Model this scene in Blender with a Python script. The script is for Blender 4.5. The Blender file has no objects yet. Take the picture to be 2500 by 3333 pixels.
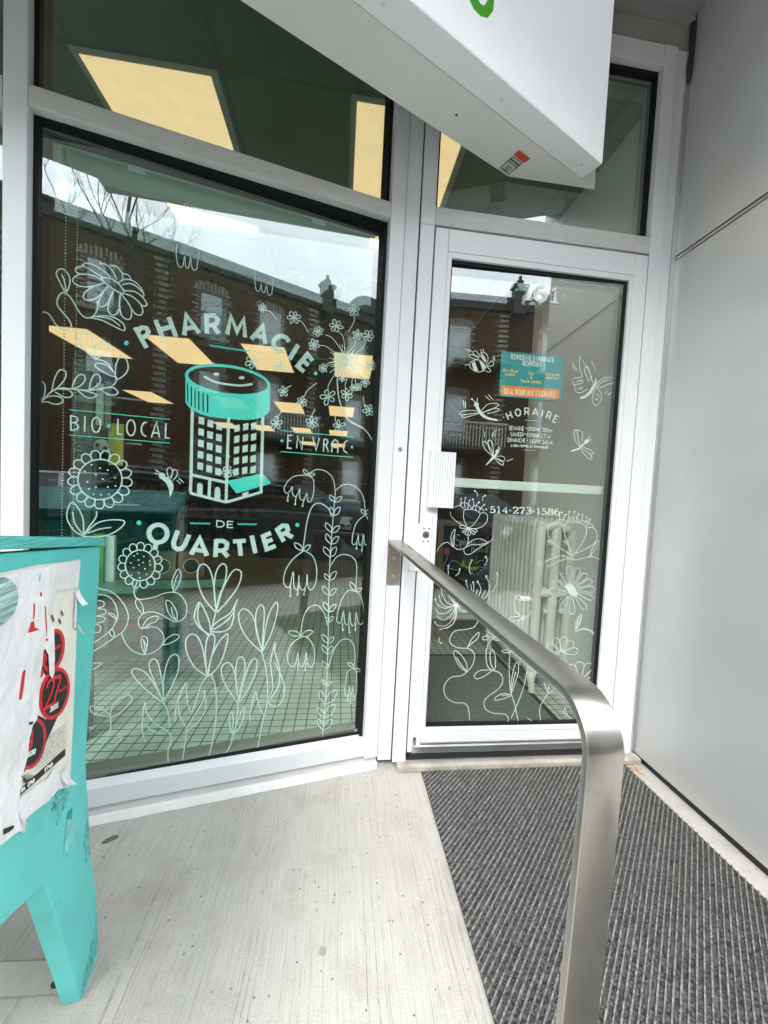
import bpy, bmesh, math, random
from mathutils import Vector, Matrix
random.seed(7)
SC = bpy.context.scene
COL = SC.collection
rad = math.radians
# ------------------------------------------------------------------ camera
CAM = Vector((0, 0, 1.13))
RT = Vector((0.99202974, -0.11526097, 0.05091080))
UP = Vector((-0.04533933, 0.05045569, 0.99769663))
FW = Vector((0.11756422, 0.99205299, -0.04482769))
FPX, PW, PH = 1250.0, 2500.0, 3333.0
cd = bpy.data.cameras.new('camera')
cd.sensor_fit = 'HORIZONTAL'; cd.sensor_width = 36.0
cd.lens = 36.0 * FPX / PW
cd.clip_start = 0.02; cd.clip_end = 500
cam = bpy.data.objects.new('camera', cd); COL.objects.link(cam)
m = Matrix((RT, UP, -FW)).transposed().to_4x4(); m.translation = CAM
cam.matrix_world = m
SC.camera = cam
# ------------------------------------------------------------------ sky and sun
SUN_EL, SUN_AZ = rad(48), rad(205)
w = bpy.data.worlds.new('World'); SC.world = w; w.use_nodes = True
nt = w.node_tree; nt.nodes.clear()
out = nt.nodes.new('ShaderNodeOutputWorld'); bg = nt.nodes.new('ShaderNodeBackground')
sky = nt.nodes.new('ShaderNodeTexSky'); sky.sky_type = 'NISHITA'; sky.sun_disc = False
sky.sun_elevation = SUN_EL; sky.sun_rotation = SUN_AZ
hs = nt.nodes.new('ShaderNodeHueSaturation'); hs.inputs['Saturation'].default_value = 0.45; hs.inputs['Value'].default_value = 1.0
tc = nt.nodes.new('ShaderNodeTexCoord'); mp = nt.nodes.new('ShaderNodeMapping'); mp.inputs['Scale'].default_value = (1.6, 1.6, 4.0)
nz = nt.nodes.new('ShaderNodeTexNoise'); nz.inputs['Scale'].default_value = 2.2; nz.inputs['Detail'].default_value = 7; nz.inputs['Roughness'].default_value = 0.55
rp = nt.nodes.new('ShaderNodeValToRGB'); rp.color_ramp.elements[0].position = 0.34; rp.color_ramp.elements[1].position = 0.66
rp.color_ramp.elements[0].color = (0.72, 0.72, 0.72, 1)
mx = nt.nodes.new('ShaderNodeMix'); mx.data_type = 'RGBA'
mx.inputs['B'].default_value = (16.5 * 0.95, 16.5 * 1.02, 16.5 * 1.06, 1)
L = nt.links.new
L(tc.outputs['Generated'], mp.inputs['Vector']); L(mp.outputs['Vector'], nz.inputs['Vector'])
L(nz.outputs['Fac'], rp.inputs['Fac']); L(rp.outputs['Color'], mx.inputs['Factor'])
L(sky.outputs['Color'], hs.inputs['Color']); L(hs.outputs['Color'], mx.inputs['A'])
L(mx.outputs['Result'], bg.inputs['Color']); bg.inputs['Strength'].default_value = 0.12
L(bg.outputs['Background'], out.inputs['Surface'])
sd = bpy.data.lights.new('sun', 'SUN'); sd.energy = 1.2; sd.angle = rad(25); sd.color = (1.0, 0.96, 0.90)
so = bpy.data.objects.new('sun', sd); COL.objects.link(so)
dirv = Vector((math.sin(SUN_AZ) * math.cos(SUN_EL), math.cos(SUN_AZ) * math.cos(SUN_EL), math.sin(SUN_EL)))
so.rotation_euler = (-dirv).to_track_quat('-Z', 'Y').to_euler(); so.location = dirv * 30
SC.view_settings.view_transform = 'Standard'; SC.view_settings.look = 'None'
SC.view_settings.gamma = 1.0; SC.view_settings.exposure = 1.6
# ------------------------------------------------------------------ materials
MATS = {}
def node_mat(name):
    mt = bpy.data.materials.new(name); mt.use_nodes = True
    n = mt.node_tree; b = n.nodes['Principled BSDF']
    return mt, n, b
def mat(name, col, rough=0.5, metal=0.0, var=0.06, scale=14.0, bump=0.0, bscale=180.0, stretch=(1, 1, 1), dirt=0.0, emit=None, estr=1.0, spec=0.5, lo=0.3, hi=0.7, bdist=0.002):
    if name in MATS: return MATS[name]
    mt, n, b = node_mat(name)
    b.inputs['Roughness'].default_value = rough; b.inputs['Metallic'].default_value = metal
    b.inputs['Specular IOR Level'].default_value = spec
    t = n.nodes.new('ShaderNodeTexCoord'); mpn = n.nodes.new('ShaderNodeMapping'); mpn.inputs['Scale'].default_value = stretch
    n.links.new(t.outputs['Object'], mpn.inputs['Vector'])
    no = n.nodes.new('ShaderNodeTexNoise'); no.inputs['Scale'].default_value = scale; no.inputs['Detail'].default_value = 6
    n.links.new(mpn.outputs['Vector'], no.inputs['Vector'])
    r = n.nodes.new('ShaderNodeValToRGB')
    r.color_ramp.elements[0].position = lo; r.color_ramp.elements[1].position = hi
    r.color_ramp.elements[0].color = tuple(max(0, c * (1 - var)) for c in col[:3]) + (1,)
    r.color_ramp.elements[1].color = tuple(min(1, c * (1 + var)) for c in col[:3]) + (1,)
    n.links.new(no.outputs['Fac'], r.inputs['Fac'])
    colout = r.outputs['Color']
    if dirt:
        n2 = n.nodes.new('ShaderNodeTexNoise'); n2.inputs['Scale'].default_value = scale * 2.3; n2.inputs['Detail'].default_value = 10; n2.inputs['Roughness'].default_value = 0.7
        n.links.new(mpn.outputs['Vector'], n2.inputs['Vector'])
        r2 = n.nodes.new('ShaderNodeValToRGB'); r2.color_ramp.elements[0].position = 0.56; r2.color_ramp.elements[1].position = 0.74
        r2.color_ramp.elements[1].color = (dirt, dirt, dirt, 1); r2.color_ramp.elements[0].color = (0, 0, 0, 1)
        n.links.new(n2.outputs['Fac'], r2.inputs['Fac'])
        mm = n.nodes.new('ShaderNodeMix'); mm.data_type = 'RGBA'
        mm.inputs['B'].default_value = tuple(c * 0.45 for c in col[:3]) + (1,)
        n.links.new(colout, mm.inputs['A']); n.links.new(r2.outputs['Color'], mm.inputs['Factor'])
        colout = mm.outputs['Result']
    n.links.new(colout, b.inputs['Base Color'])
    rr = n.nodes.new('ShaderNodeMapRange'); rr.inputs['To Min'].default_value = max(0.02, rough - 0.07); rr.inputs['To Max'].default_value = min(1, rough + 0.07)
    n.links.new(no.outputs['Fac'], rr.inputs['Value']); n.links.new(rr.outputs['Result'], b.inputs['Roughness'])
    if bump:
        nb = n.nodes.new('ShaderNodeTexNoise'); nb.inputs['Scale'].default_value = bscale; nb.inputs['Detail'].default_value = 5
        n.links.new(mpn.outputs['Vector'], nb.inputs['Vector'])
        bp = n.nodes.new('ShaderNodeBump'); bp.inputs['Strength'].default_value = bump; bp.inputs['Distance'].default_value = bdist
        n.links.new(nb.outputs['Fac'], bp.inputs['Height']); n.links.new(bp.outputs['Normal'], b.inputs['Normal'])
    if emit:
        b.inputs['Emission Color'].default_value = tuple(emit) + (1,)
        me_ = n.nodes.new('ShaderNodeMapRange'); me_.inputs['From Min'].default_value = 0.3; me_.inputs['From Max'].default_value = 0.7
        me_.inputs['To Min'].default_value = estr * 0.965; me_.inputs['To Max'].default_value = estr * 1.03
        n.links.new(no.outputs['Fac'], me_.inputs['Value']); n.links.new(me_.outputs['Result'], b.inputs['Emission Strength'])
    MATS[name] = mt
    return mt
def glass_mat(name, tint, refl, mul=2.0):
    if name in MATS: return MATS[name]
    mt = bpy.data.materials.new(name); mt.use_nodes = True; n = mt.node_tree; n.nodes.clear()
    o = n.nodes.new('ShaderNodeOutputMaterial'); mxs = n.nodes.new('ShaderNodeMixShader')
    tr = n.nodes.new('ShaderNodeBsdfTransparent'); tr.inputs['Color'].default_value = tuple(tint) + (1,)
    gl = n.nodes.new('ShaderNodeBsdfGlossy'); gl.inputs['Roughness'].default_value = 0.004; gl.inputs['Color'].default_value = (0.93, 0.98, 1.0, 1)
    fr = n.nodes.new('ShaderNodeFresnel'); fr.inputs['IOR'].default_value = 1.5
    ge = n.nodes.new('ShaderNodeNewGeometry')
    no = n.nodes.new('ShaderNodeTexNoise'); no.inputs['Scale'].default_value = 0.9
    bp = n.nodes.new('ShaderNodeBump'); bp.inputs['Strength'].default_value = 0.035; bp.inputs['Distance'].default_value = 0.01
    tcn = n.nodes.new('ShaderNodeTexCoord'); n.links.new(tcn.outputs['Object'], no.inputs['Vector'])
    n.links.new(no.outputs['Fac'], bp.inputs['Height']); n.links.new(bp.outputs['Normal'], gl.inputs['Normal'])
    # sheet seen from behind reflects as from the front
    ma = n.nodes.new('ShaderNodeMath'); ma.operation = 'MULTIPLY_ADD'; ma.inputs[1].default_value = mul; ma.inputs[2].default_value = refl
    ma.use_clamp = True
    lw = n.nodes.new('ShaderNodeLayerWeight'); lw.inputs['Blend'].default_value = 0.12
    n.links.new(lw.outputs['Facing'], ma.inputs[0])
    n.links.new(ma.outputs[0], mxs.inputs[0]); n.links.new(tr.outputs[0], mxs.inputs[1]); n.links.new(gl.outputs[0], mxs.inputs[2])
    n.links.new(mxs.outputs[0], o.inputs['Surface'])
    MATS[name] = mt
    return mt
def vinyl_mat(name, col, alpha):
    if name in MATS: return MATS[name]
    mt, n, b = node_mat(name)
    b.inputs['Base Color'].default_value = tuple(col) + (1,); b.inputs['Roughness'].default_value = 0.6
    no = n.nodes.new('ShaderNodeTexNoise'); no.inputs['Scale'].default_value = 60
    mr = n.nodes.new('ShaderNodeMapRange'); mr.inputs['To Min'].default_value = alpha - 0.1; mr.inputs['To Max'].default_value = min(1, alpha + 0.1)
    n.links.new(no.outputs['Fac'], mr.inputs['Value']); n.links.new(mr.outputs['Result'], b.inputs['Alpha'])
    MATS[name] = mt
    return mt
def concrete_mat():
    mt, n, b = node_mat('broomed_concrete'); b.inputs['Roughness'].default_value = 0.85
    lk = n.links.new
    t = n.nodes.new('ShaderNodeTexCoord')
    def mapped(sc):
        mpn = n.nodes.new('ShaderNodeMapping'); mpn.inputs['Scale'].default_value = sc; lk(t.outputs['Object'], mpn.inputs['Vector']); return mpn.outputs['Vector']
    def noise(vec, s, d=6, ro=0.55):
        q = n.nodes.new('ShaderNodeTexNoise'); q.inputs['Scale'].default_value = s; q.inputs['Detail'].default_value = d; q.inputs['Roughness'].default_value = ro; lk(vec, q.inputs['Vector']); return q.outputs['Fac']
    def ramp(v, a, bb, c0, c1):
        r = n.nodes.new('ShaderNodeValToRGB'); r.color_ramp.elements[0].position = a; r.color_ramp.elements[1].position = bb
        r.color_ramp.elements[0].color = c0 + (1,); r.color_ramp.elements[1].color = c1 + (1,); lk(v, r.inputs['Fac']); return r.outputs['Color']
    def mixc(f, a, bb, mode='MIX'):
        q = n.nodes.new('ShaderNodeMix'); q.data_type = 'RGBA'; q.blend_type = mode
        if isinstance(f, float): q.inputs['Factor'].default_value = f
        else: lk(f, q.inputs['Factor'])
        if isinstance(a, tuple): q.inputs['A'].default_value = a + (1,)
        else: lk(a, q.inputs['A'])
        if isinstance(bb, tuple): q.inputs['B'].default_value = bb + (1,)
        else: lk(bb, q.inputs['B'])
        return q.outputs['Result']
    v1 = mapped((1, 1, 1))
    wob = n.nodes.new('ShaderNodeTexNoise'); wob.inputs['Scale'].default_value = 3.5; wob.inputs['Detail'].default_value = 3; lk(t.outputs['Object'], wob.inputs['Vector'])
    wv = n.nodes.new('ShaderNodeVectorMath'); wv.operation = 'MULTIPLY_ADD'; wv.inputs[1].default_value = (0.022, 0.022, 0); lk(wob.outputs['Color'], wv.inputs[0]); lk(t.outputs['Object'], wv.inputs[2])
    def wavy(sc):
        mpn = n.nodes.new('ShaderNodeMapping'); mpn.inputs['Scale'].default_value = sc; lk(wv.outputs[0], mpn.inputs['Vector']); return mpn.outputs['Vector']
    base = ramp(noise(v1, 1.7, 10, 0.62), 0.32, 0.70, (0.375, 0.352, 0.32), (0.505, 0.488, 0.468))
    stain = ramp(noise(v1, 3.4, 8, 0.7), 0.48, 0.66, (1, 1, 1), (0.76, 0.735, 0.69))
    c = mixc(1.0, base, stain, 'MULTIPLY')
    fine = ramp(noise(wavy((300, 6, 1)), 1.0, 4), 0.3, 0.7, (0.86, 0.855, 0.845), (1.07, 1.07, 1.07))
    c = mixc(1.0, c, fine, 'MULTIPLY')
    grain = ramp(noise(v1, 260, 6, 0.7), 0.3, 0.7, (0.78, 0.78, 0.77), (1.14, 1.14, 1.14))
    c = mixc(1.0, c, grain, 'MULTIPLY')
    big = noise(v1, 1.1, 3)
    gs = n.nodes.new('ShaderNodeMath'); gs.operation = 'MULTIPLY_ADD'; gs.inputs[1].default_value = 0.22; lk(big, gs.inputs[0]); lk(noise(wavy((210, 0.75, 1)), 1.0, 2, 0.5), gs.inputs[2])
    groove = ramp(gs.outputs[0], 0.72, 0.77, (0, 0, 0), (1, 1, 1))
    breakup = ramp(noise(v1, 24.0, 8, 0.7), 0.40, 0.60, (0.10, 0.10, 0.10), (0.75, 0.75, 0.75))
    gm = mixc(1.0, groove, breakup, 'MULTIPLY')
    c = mixc(gm, c, (0.17, 0.15, 0.125))
    spk = ramp(noise(v1, 95, 4, 0.6), 0.66, 0.72, (0, 0, 0), (0.55, 0.55, 0.55))
    c = mixc(spk, c, (0.22, 0.20, 0.175))
    vo = n.nodes.new('ShaderNodeTexVoronoi'); vo.inputs['Scale'].default_value = 52; lk(v1, vo.inputs['Vector'])
    pitd = ramp(vo.outputs['Distance'], 0.10, 0.17, (1, 1, 1), (0, 0, 0))
    sel = ramp(vo.outputs['Color'], 0.66, 0.68, (0, 0, 0), (1, 1, 1))
    pm = mixc(1.0, pitd, sel, 'MULTIPLY')
    c = mixc(pm, c, (0.14, 0.125, 0.11))
    lk(c, b.inputs['Base Color'])
    bp = n.nodes.new('ShaderNodeBump'); bp.inputs['Strength'].default_value = 0.5; bp.inputs['Distance'].default_value = 0.0015
    lk(grain, bp.inputs['Height']); lk(bp.outputs['Normal'], b.inputs['Normal'])
    MATS['broomed_concrete'] = mt
    return mt
def grid_mat(name, col, line, sx, sy, lw, rough=0.35, ox=0.0, oy=0.0, spec=0.5):
    mt, n, b = node_mat(name); b.inputs['Roughness'].default_value = rough; b.inputs['Specular IOR Level'].default_value = spec
    lk = n.links.new
    t = n.nodes.new('ShaderNodeTexCoord'); sp = n.nodes.new('ShaderNodeSeparateXYZ'); lk(t.outputs['Object'], sp.inputs[0])
    fac = None
    for ax, s, o in (('X', sx, ox), ('Y', sy, oy)):
        a = n.nodes.new('ShaderNodeMath'); a.operation = 'ADD'; a.inputs[1].default_value = o + 1000 * s; lk(sp.outputs[ax], a.inputs[0])
        d = n.nodes.new('ShaderNodeMath'); d.operation = 'MODULO'; d.inputs[1].default_value = s; lk(a.outputs[0], d.inputs[0])
        c = n.nodes.new('ShaderNodeMath'); c.operation = 'LESS_THAN'; c.inputs[1].default_value = lw; lk(d.outputs[0], c.inputs[0])
        if fac is None: fac = c.outputs[0]
        else:
            q = n.nodes.new('ShaderNodeMath'); q.operation = 'MAXIMUM'; lk(fac, q.inputs[0]); lk(c.outputs[0], q.inputs[1]); fac = q.outputs[0]
    no = n.nodes.new('ShaderNodeTexNoise'); no.inputs['Scale'].default_value = 4; no.inputs['Detail'].default_value = 8; lk(t.outputs['Object'], no.inputs['Vector'])
    r = n.nodes.new('ShaderNodeValToRGB'); r.color_ramp.elements[0].position = 0.3; r.color_ramp.elements[1].position = 0.7
    r.color_ramp.elements[0].color = tuple(x * 0.8 for x in col) + (1,); r.color_ramp.elements[1].color = tuple(min(1, x * 1.1) for x in col) + (1,)
    lk(no.outputs['Fac'], r.inputs['Fac'])
    mm = n.nodes.new('ShaderNodeMix'); mm.data_type = 'RGBA'; mm.inputs['B'].default_value = line + (1,)
    lk(fac, mm.inputs['Factor']); lk(r.outputs['Color'], mm.inputs['A']); lk(mm.outputs['Result'], b.inputs['Base Color'])
    MATS[name] = mt
    return mt
def brick_mat(name, c1, c2, mortar, scale=1.0):
    mt, n, b = node_mat(name); b.inputs['Roughness'].default_value = 0.9
    lk = n.links.new
    t = n.nodes.new('ShaderNodeTexCoord'); sp = n.nodes.new('ShaderNodeSeparateXYZ'); cb = n.nodes.new('ShaderNodeCombineXYZ')
    lk(t.outputs['Object'], sp.inputs[0]); lk(sp.outputs['X'], cb.inputs['X']); lk(sp.outputs['Z'], cb.inputs['Y'])
    br = n.nodes.new('ShaderNodeTexBrick'); br.inputs['Scale'].default_value = scale
    br.inputs['Brick Width'].default_value = 0.22; br.inputs['Row Height'].default_value = 0.075; br.inputs['Mortar Size'].default_value = 0.008
    br.inputs['Color1'].default_value = c1 + (1,); br.inputs['Color2'].default_value = c2 + (1,); br.inputs['Mortar'].default_value = mortar + (1,)
    lk(cb.outputs[0], br.inputs['Vector'])
    no = n.nodes.new('ShaderNodeTexNoise'); no.inputs['Scale'].default_value = 0.8; no.inputs['Detail'].default_value = 8; lk(t.outputs['Object'], no.inputs['Vector'])
    r = n.nodes.new('ShaderNodeValToRGB'); r.color_ramp.elements[0].color = (0.6, 0.6, 0.6, 1); r.color_ramp.elements[1].color = (1.15, 1.1, 1.05, 1)
    lk(no.outputs['Fac'], r.inputs['Fac'])
    mm = n.nodes.new('ShaderNodeMix'); mm.data_type = 'RGBA'; mm.blend_type = 'MULTIPLY'; mm.inputs['Factor'].default_value = 1
    lk(br.outputs['Color'], mm.inputs['A']); lk(r.outputs['Color'], mm.inputs['B']); lk(mm.outputs['Result'], b.inputs['Base Color'])
    MATS[name] = mt
    return mt
# ------------------------------------------------------------------ planes, frames, mesh builder
AW = 0.22615033
U = Vector((math.cos(AW), math.sin(AW), 0)); N = Vector((math.sin(AW), -math.cos(AW), 0)); P0 = Vector((0.18, 1.522, 0))
X, Y, Z = Vector((1, 0, 0)), Vector((0, 1, 0)), Vector((0, 0, 1))
def W(s, d, z): return P0 + U * s + N * d + Z * z
def ray(px, py): return RT * ((px - PW / 2) / FPX) + UP * (-(py - PH / 2) / FPX) + FW
def hit(px, py, P, n):
    d = ray(px, py); return CAM + d * ((P - CAM).dot(n) / d.dot(n))
def gz(px, py, z=0.0): return hit(px, py, Vector((0, 0, z)), Z)
ORG = {}
class MB:
    def __init__(s): s.v = []; s.f = []; s.sm = []
    def add(s, vs, fs, smooth=False):
        o = len(s.v); s.v += [Vector(v) for v in vs]; s.f += [tuple(i + o for i in f) for f in fs]; s.sm += [smooth] * len(fs); return s
    def hexa(s, c):
        return s.add(c, [(0, 3, 2, 1), (4, 5, 6, 7), (0, 1, 5, 4), (1, 2, 6, 5), (2, 3, 7, 6), (3, 0, 4, 7)])
    def box(s, x0, x1, y0, y1, z0, z1):
        return s.hexa([(x0, y0, z0), (x1, y0, z0), (x1, y1, z0), (x0, y1, z0), (x0, y0, z1), (x1, y0, z1), (x1, y1, z1), (x0, y1, z1)])
    def wbox(s, s0, s1, d0, d1, z0, z1):   # window frame: s along, d towards the street
        return s.hexa([W(s0, d1, z0), W(s1, d1, z0), W(s1, d0, z0), W(s0, d0, z0), W(s0, d1, z1), W(s1, d1, z1), W(s1, d0, z1), W(s0, d0, z1)])
    def prism(s, pts, vec):
        k = len(pts); a = [Vector(p) for p in pts]; b = [p + Vector(vec) for p in a]
        fs = [tuple(range(k)), tuple(range(2 * k - 1, k - 1, -1))] + [(i, i + k, (i + 1) % k + k, (i + 1) % k) for i in range(k)]
        return s.add(a + b, fs)
    def cyl(s, a, b, r, seg=16, r2=None, cap=True, smooth=True):
        a, b = Vector(a), Vector(b); ax = (b - a).normalized(); t = ax.orthogonal().normalized(); q = ax.cross(t)
        r2 = r if r2 is None else r2
        va = [a + (t * math.cos(2 * math.pi * i / seg) + q * math.sin(2 * math.pi * i / seg)) * r for i in range(seg)]
        vb = [b + (t * math.cos(2 * math.pi * i / seg) + q * math.sin(2 * math.pi * i / seg)) * r2 for i in range(seg)]
        s.add(va + vb, [(i, (i + 1) % seg, (i + 1) % seg + seg, i + seg) for i in range(seg)], smooth)
        if cap: s.add(va + vb, [tuple(range(seg - 1, -1, -1)), tuple(range(seg, 2 * seg))])
        return s
    def tube(s, pts, rs, seg=10, cap=True):
        pts = [Vector(p) for p in pts]; k = len(pts)
        if not hasattr(rs, '__len__'): rs = [rs] * k
        vs = []; ref = None
        for i in range(k):
            t = (pts[min(i + 1, k - 1)] - pts[max(i - 1, 0)]).normalized()
            if ref is None: ref = t.orthogonal().normalized()
            ref = (ref - t * ref.dot(t)).normalized(); q = t.cross(ref)
            vs += [pts[i] + (ref * math.cos(2 * math.pi * j / seg) + q * math.sin(2 * math.pi * j / seg)) * rs[i] for j in range(seg)]
        fs = [(i * seg + j, i * seg + (j + 1) % seg, (i + 1) * seg + (j + 1) % seg, (i + 1) * seg + j) for i in range(k - 1) for j in range(seg)]
        s.add(vs, fs, True)
        if cap: s.add(vs, [tuple(range(seg - 1, -1, -1)), tuple(range((k - 1) * seg, k * seg))])
        return s
    def sphere(s, c, rx, ry=None, rz=None, nu=14, nv=8):
        ry = rx if ry is None else ry; rz = rx if rz is None else rz; c = Vector(c)
        vs = [c + Vector((0, 0, -rz))]
        for i in range(1, nv):
            t = -math.pi / 2 + math.pi * i / nv
            for j in range(nu):
                p = 2 * math.pi * j / nu
                vs.append(c + Vector((rx * math.cos(t) * math.cos(p), ry * math.cos(t) * math.sin(p), rz * math.sin(t))))
        vs.append(c + Vector((0, 0, rz))); fs = []
        for j in range(nu): fs.append((0, 1 + (j + 1) % nu, 1 + j))
        for i in range(nv - 2):
            for j in range(nu):
                a = 1 + i * nu + j; b = 1 + i * nu + (j + 1) % nu; fs.append((a, b, b + nu, a + nu))
        o = 1 + (nv - 2) * nu
        for j in range(nu): fs.append((o + j, o + (j + 1) % nu, len(vs) - 1))
        return s.add(vs, fs, True)
    def build(s, name, mt, parent=None, org=None, bevel=0.0, seg=2, tri=False):
        o0 = ORG.get(parent.name) if parent is not None else None
        if o0 is None: o0 = Vector(org) if org is not None else Vector((0, 0, 0))
        me = bpy.data.meshes.new(name)
        me.from_pydata([tuple(v - o0) for v in s.v], [], s.f)
        bm = bmesh.new(); bm.from_mesh(me)
        if tri: bmesh.ops.triangulate(bm, faces=bm.faces[:])
        if bevel or any(s.sm): bmesh.ops.remove_doubles(bm, verts=bm.verts, dist=1e-6)
        bm.to_mesh(me); bm.free()
        if any(s.sm) and len(me.polygons) == len(s.f):
            me.polygons.foreach_set('use_smooth', s.sm)
        me.materials.append(mt)
        o = bpy.data.objects.new(name, me); COL.objects.link(o)
        if parent is not None: o.parent = parent; ORG[o.name] = o0
        else: o.location = o0; ORG[o.name] = o0
        if bevel:
            b = o.modifiers.new('bevel', 'BEVEL'); b.width = bevel; b.segments = seg; b.limit_method = 'ANGLE'; b.angle_limit = rad(40)
        return o
def tag(o, label=None, cat=None, group=None, kind=None):
    if label: o['label'] = label
    if cat: o['category'] = cat
    if group: o['group'] = group
    if kind: o['kind'] = kind
    return o
def thing(name, loc, label, cat, group=None):
    o = bpy.data.objects.new(name, None); COL.objects.link(o); o.location = loc; o.empty_display_size = 0.1
    ORG[o.name] = Vector(loc); return tag(o, label, cat, group)
def copy_tree(o, parent=None):
    c = o.copy(); COL.objects.link(c)
    if parent is not None: c.parent = parent
    for ch in [q for q in o.children]: copy_tree(ch, c)
    return c
# ------------------------------------------------------------------ drawing on planes
def smooth(pts, k=6, closed=False):
    n = len(pts)
    if n < 3: return pts
    out = []
    rng = n if closed else n - 1
    for i in range(rng):
        if closed: p0, p1, p2, p3 = pts[(i - 1) % n], pts[i], pts[(i + 1) % n], pts[(i + 2) % n]
        else: p0, p1, p2, p3 = pts[max(i - 1, 0)], pts[i], pts[i + 1], pts[min(i + 2, n - 1)]
        for j in range(k):
            t = j / k; t2 = t * t; t3 = t2 * t
            out.append(tuple(0.5 * (2 * p1[a] + (p2[a] - p0[a]) * t + (2 * p0[a] - 5 * p1[a] + 4 * p2[a] - p3[a]) * t2 + (3 * p1[a] - p0[a] - 3 * p2[a] + p3[a]) * t3) for a in (0, 1)))
    out.append(pts[0] if closed else pts[-1])
    return out
class Sheet:
    """A flat surface on which lettering and drawings are laid as thin vinyl."""
    def __init__(s, P, n, step=2e-5):
        s.P = P; s.n = n.normalized(); s.a = s.n.cross(Z) * -1; s.a.normalize(); s.b = s.n.cross(s.a) ; s.k = 0; s.step = step
        if s.b.z < 0: s.b = -s.b
    def uv(s, p):
        h = hit(p[0], p[1], s.P, s.n) - s.P; return (h.dot(s.a), h.dot(s.b))
    def at(s, u, v, o=0.0): return s.P + s.a * u + s.b * v + s.n * o
    def off(s):
        s.k += 1; return (s.k % 60) * s.step
    def ribbon(s, mb, uvs, wd, contrast=None, caps=True, taper=False):
        q = [uvs[0]]
        for p in uvs[1:]:
            if math.hypot(p[0] - q[-1][0], p[1] - q[-1][1]) > 1e-5: q.append(p)
        if len(q) < 2: return
        o = s.off(); vs = []; k = len(q)
        for i in range(k):
            d1 = (q[i][0] - q[i - 1][0], q[i][1] - q[i - 1][1]) if i > 0 else None
            d2 = (q[i + 1][0] - q[i][0], q[i + 1][1] - q[i][1]) if i < k - 1 else None
            nd = []
            for d in (d1, d2):
                if d: l = math.hypot(*d); nd.append((d[0] / l, d[1] / l))
            t = (sum(a[0] for a in nd), sum(a[1] for a in nd)); l = math.hypot(*t)
            if l < 0.2: t = nd[0]; l = 1
            t = (t[0] / l, t[1] / l)
            c = max(0.5, abs(t[0] * nd[0][0] + t[1] * nd[0][1]))
            ww = wd / c if len(nd) == 2 else wd
            if contrast is not None: ww = wd * (contrast + (1 - contrast) * abs(t[1]))
            if taper: ww *= 0.45 + 0.55 * math.sin(math.pi * min(1, max(0, 0.12 + 0.8 * i / (k - 1))))
            h = ww / 2; oo = o + i * s.step * 0.15
            vs += [s.at(q[i][0] - t[1] * h, q[i][1] + t[0] * h, oo), s.at(q[i][0] + t[1] * h, q[i][1] - t[0] * h, oo)]
        mb.add(vs, [(2 * i, 2 * i + 1, 2 * i + 3, 2 * i + 2) for i in range(k - 1)])
        if caps and wd > 0:
            for e, oo in ((q[0], o - 1e-5), (q[-1], o + k * s.step * 0.15 + 1e-5)):
                mb.add([s.at(e[0] + math.cos(j * math.pi / 4) * wd * .49, e[1] + math.sin(j * math.pi / 4) * wd * .49, oo) for j in range(8)], [tuple(range(8))])
    def px(s, p):  # metres per pixel near p
        a = s.uv(p); b = s.uv((p[0] + 4, p[1])); c = s.uv((p[0], p[1] + 4))
        return (math.hypot(a[0] - b[0], a[1] - b[1]) + math.hypot(a[0] - c[0], a[1] - c[1])) / 8
    def stroke(s, mb, pts, w, sm=6, closed=False, **kw):
        mid = pts[len(pts) // 2]; m = s.px(mid)
        pp = smooth(pts, sm, closed) if sm else list(pts) + ([pts[0]] if closed else [])
        s.ribbon(mb, [s.uv(p) for p in pp], w * m, **kw)
    def fill(s, mb, pts, sm=0):
        pp = smooth(pts, sm, True)[:-1] if sm else pts
        o = s.off(); mb.add([s.at(*s.uv(p), o) for p in pp], [tuple(range(len(pp)))])
    def dot(s, mb, c, r, ry=None, n=16):
        ry = ry or r
        s.fill(mb, [(c[0] + r * math.cos(2 * math.pi * i / n), c[1] + ry * math.sin(2 * math.pi * i / n)) for i in range(n)])
    def glyph(s, mb, ch, O, ex, ey, w, contrast=None):
        """O baseline-left pixel, ex pixel vector of unit glyph width, ey pixel vector of glyph height."""
        if ch not in FONT: return 0.4
        adv, lines = FONT[ch]; m = s.px(O)
        for ln in lines:
            pts = [(O[0] + ex[0] * x + ey[0] * y, O[1] + ex[1] * x + ey[1] * y) for x, y in ln]
            if len(pts) == 1: s.dot(mb, pts[0], w * 0.75, n=10)
            else: s.ribbon(mb, [s.uv(p) for p in pts], w * m, contrast=contrast, caps=False)
        return adv
    def text(s, mb, txt, A, B, h, w, up=(0.03, -1), gap=0.24, contrast=None):
        tot = sum((FONT[c][0] if c in FONT else 0.4) + gap for c in txt) - gap
        dx, dy = (B[0] - A[0]) / tot, (B[1] - A[1]) / tot; x = 0
        for c in txt:
            O = (A[0] + dx * x, A[1] + dy * x)
            x += s.glyph(mb, c, O, (dx, dy), (up[0] * h, up[1] * h), w, contrast) + gap
    def letter(s, mb, ch, c, ang, h, wid, w, contrast=None):
        """c bottom-centre pixel, ang turn in degrees (clockwise on the photo), wid width in pixels."""
        a = rad(ang); r = (math.cos(a), math.sin(a)); u = (math.sin(a), -math.cos(a)); adv = FONT[ch][0]
        s.glyph(mb, ch, (c[0] - r[0] * wid / 2, c[1] - r[1] * wid / 2), (r[0] * wid / adv, r[1] * wid / adv), (u[0] * h, u[1] * h), w, contrast)
def arc(cx, cy, rx, ry, a0, a1, n=12):
    return [(cx + rx * math.cos(rad(a0 + (a1 - a0) * i / n)), cy + ry * math.sin(rad(a0 + (a1 - a0) * i / n))) for i in range(n + 1)]
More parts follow.
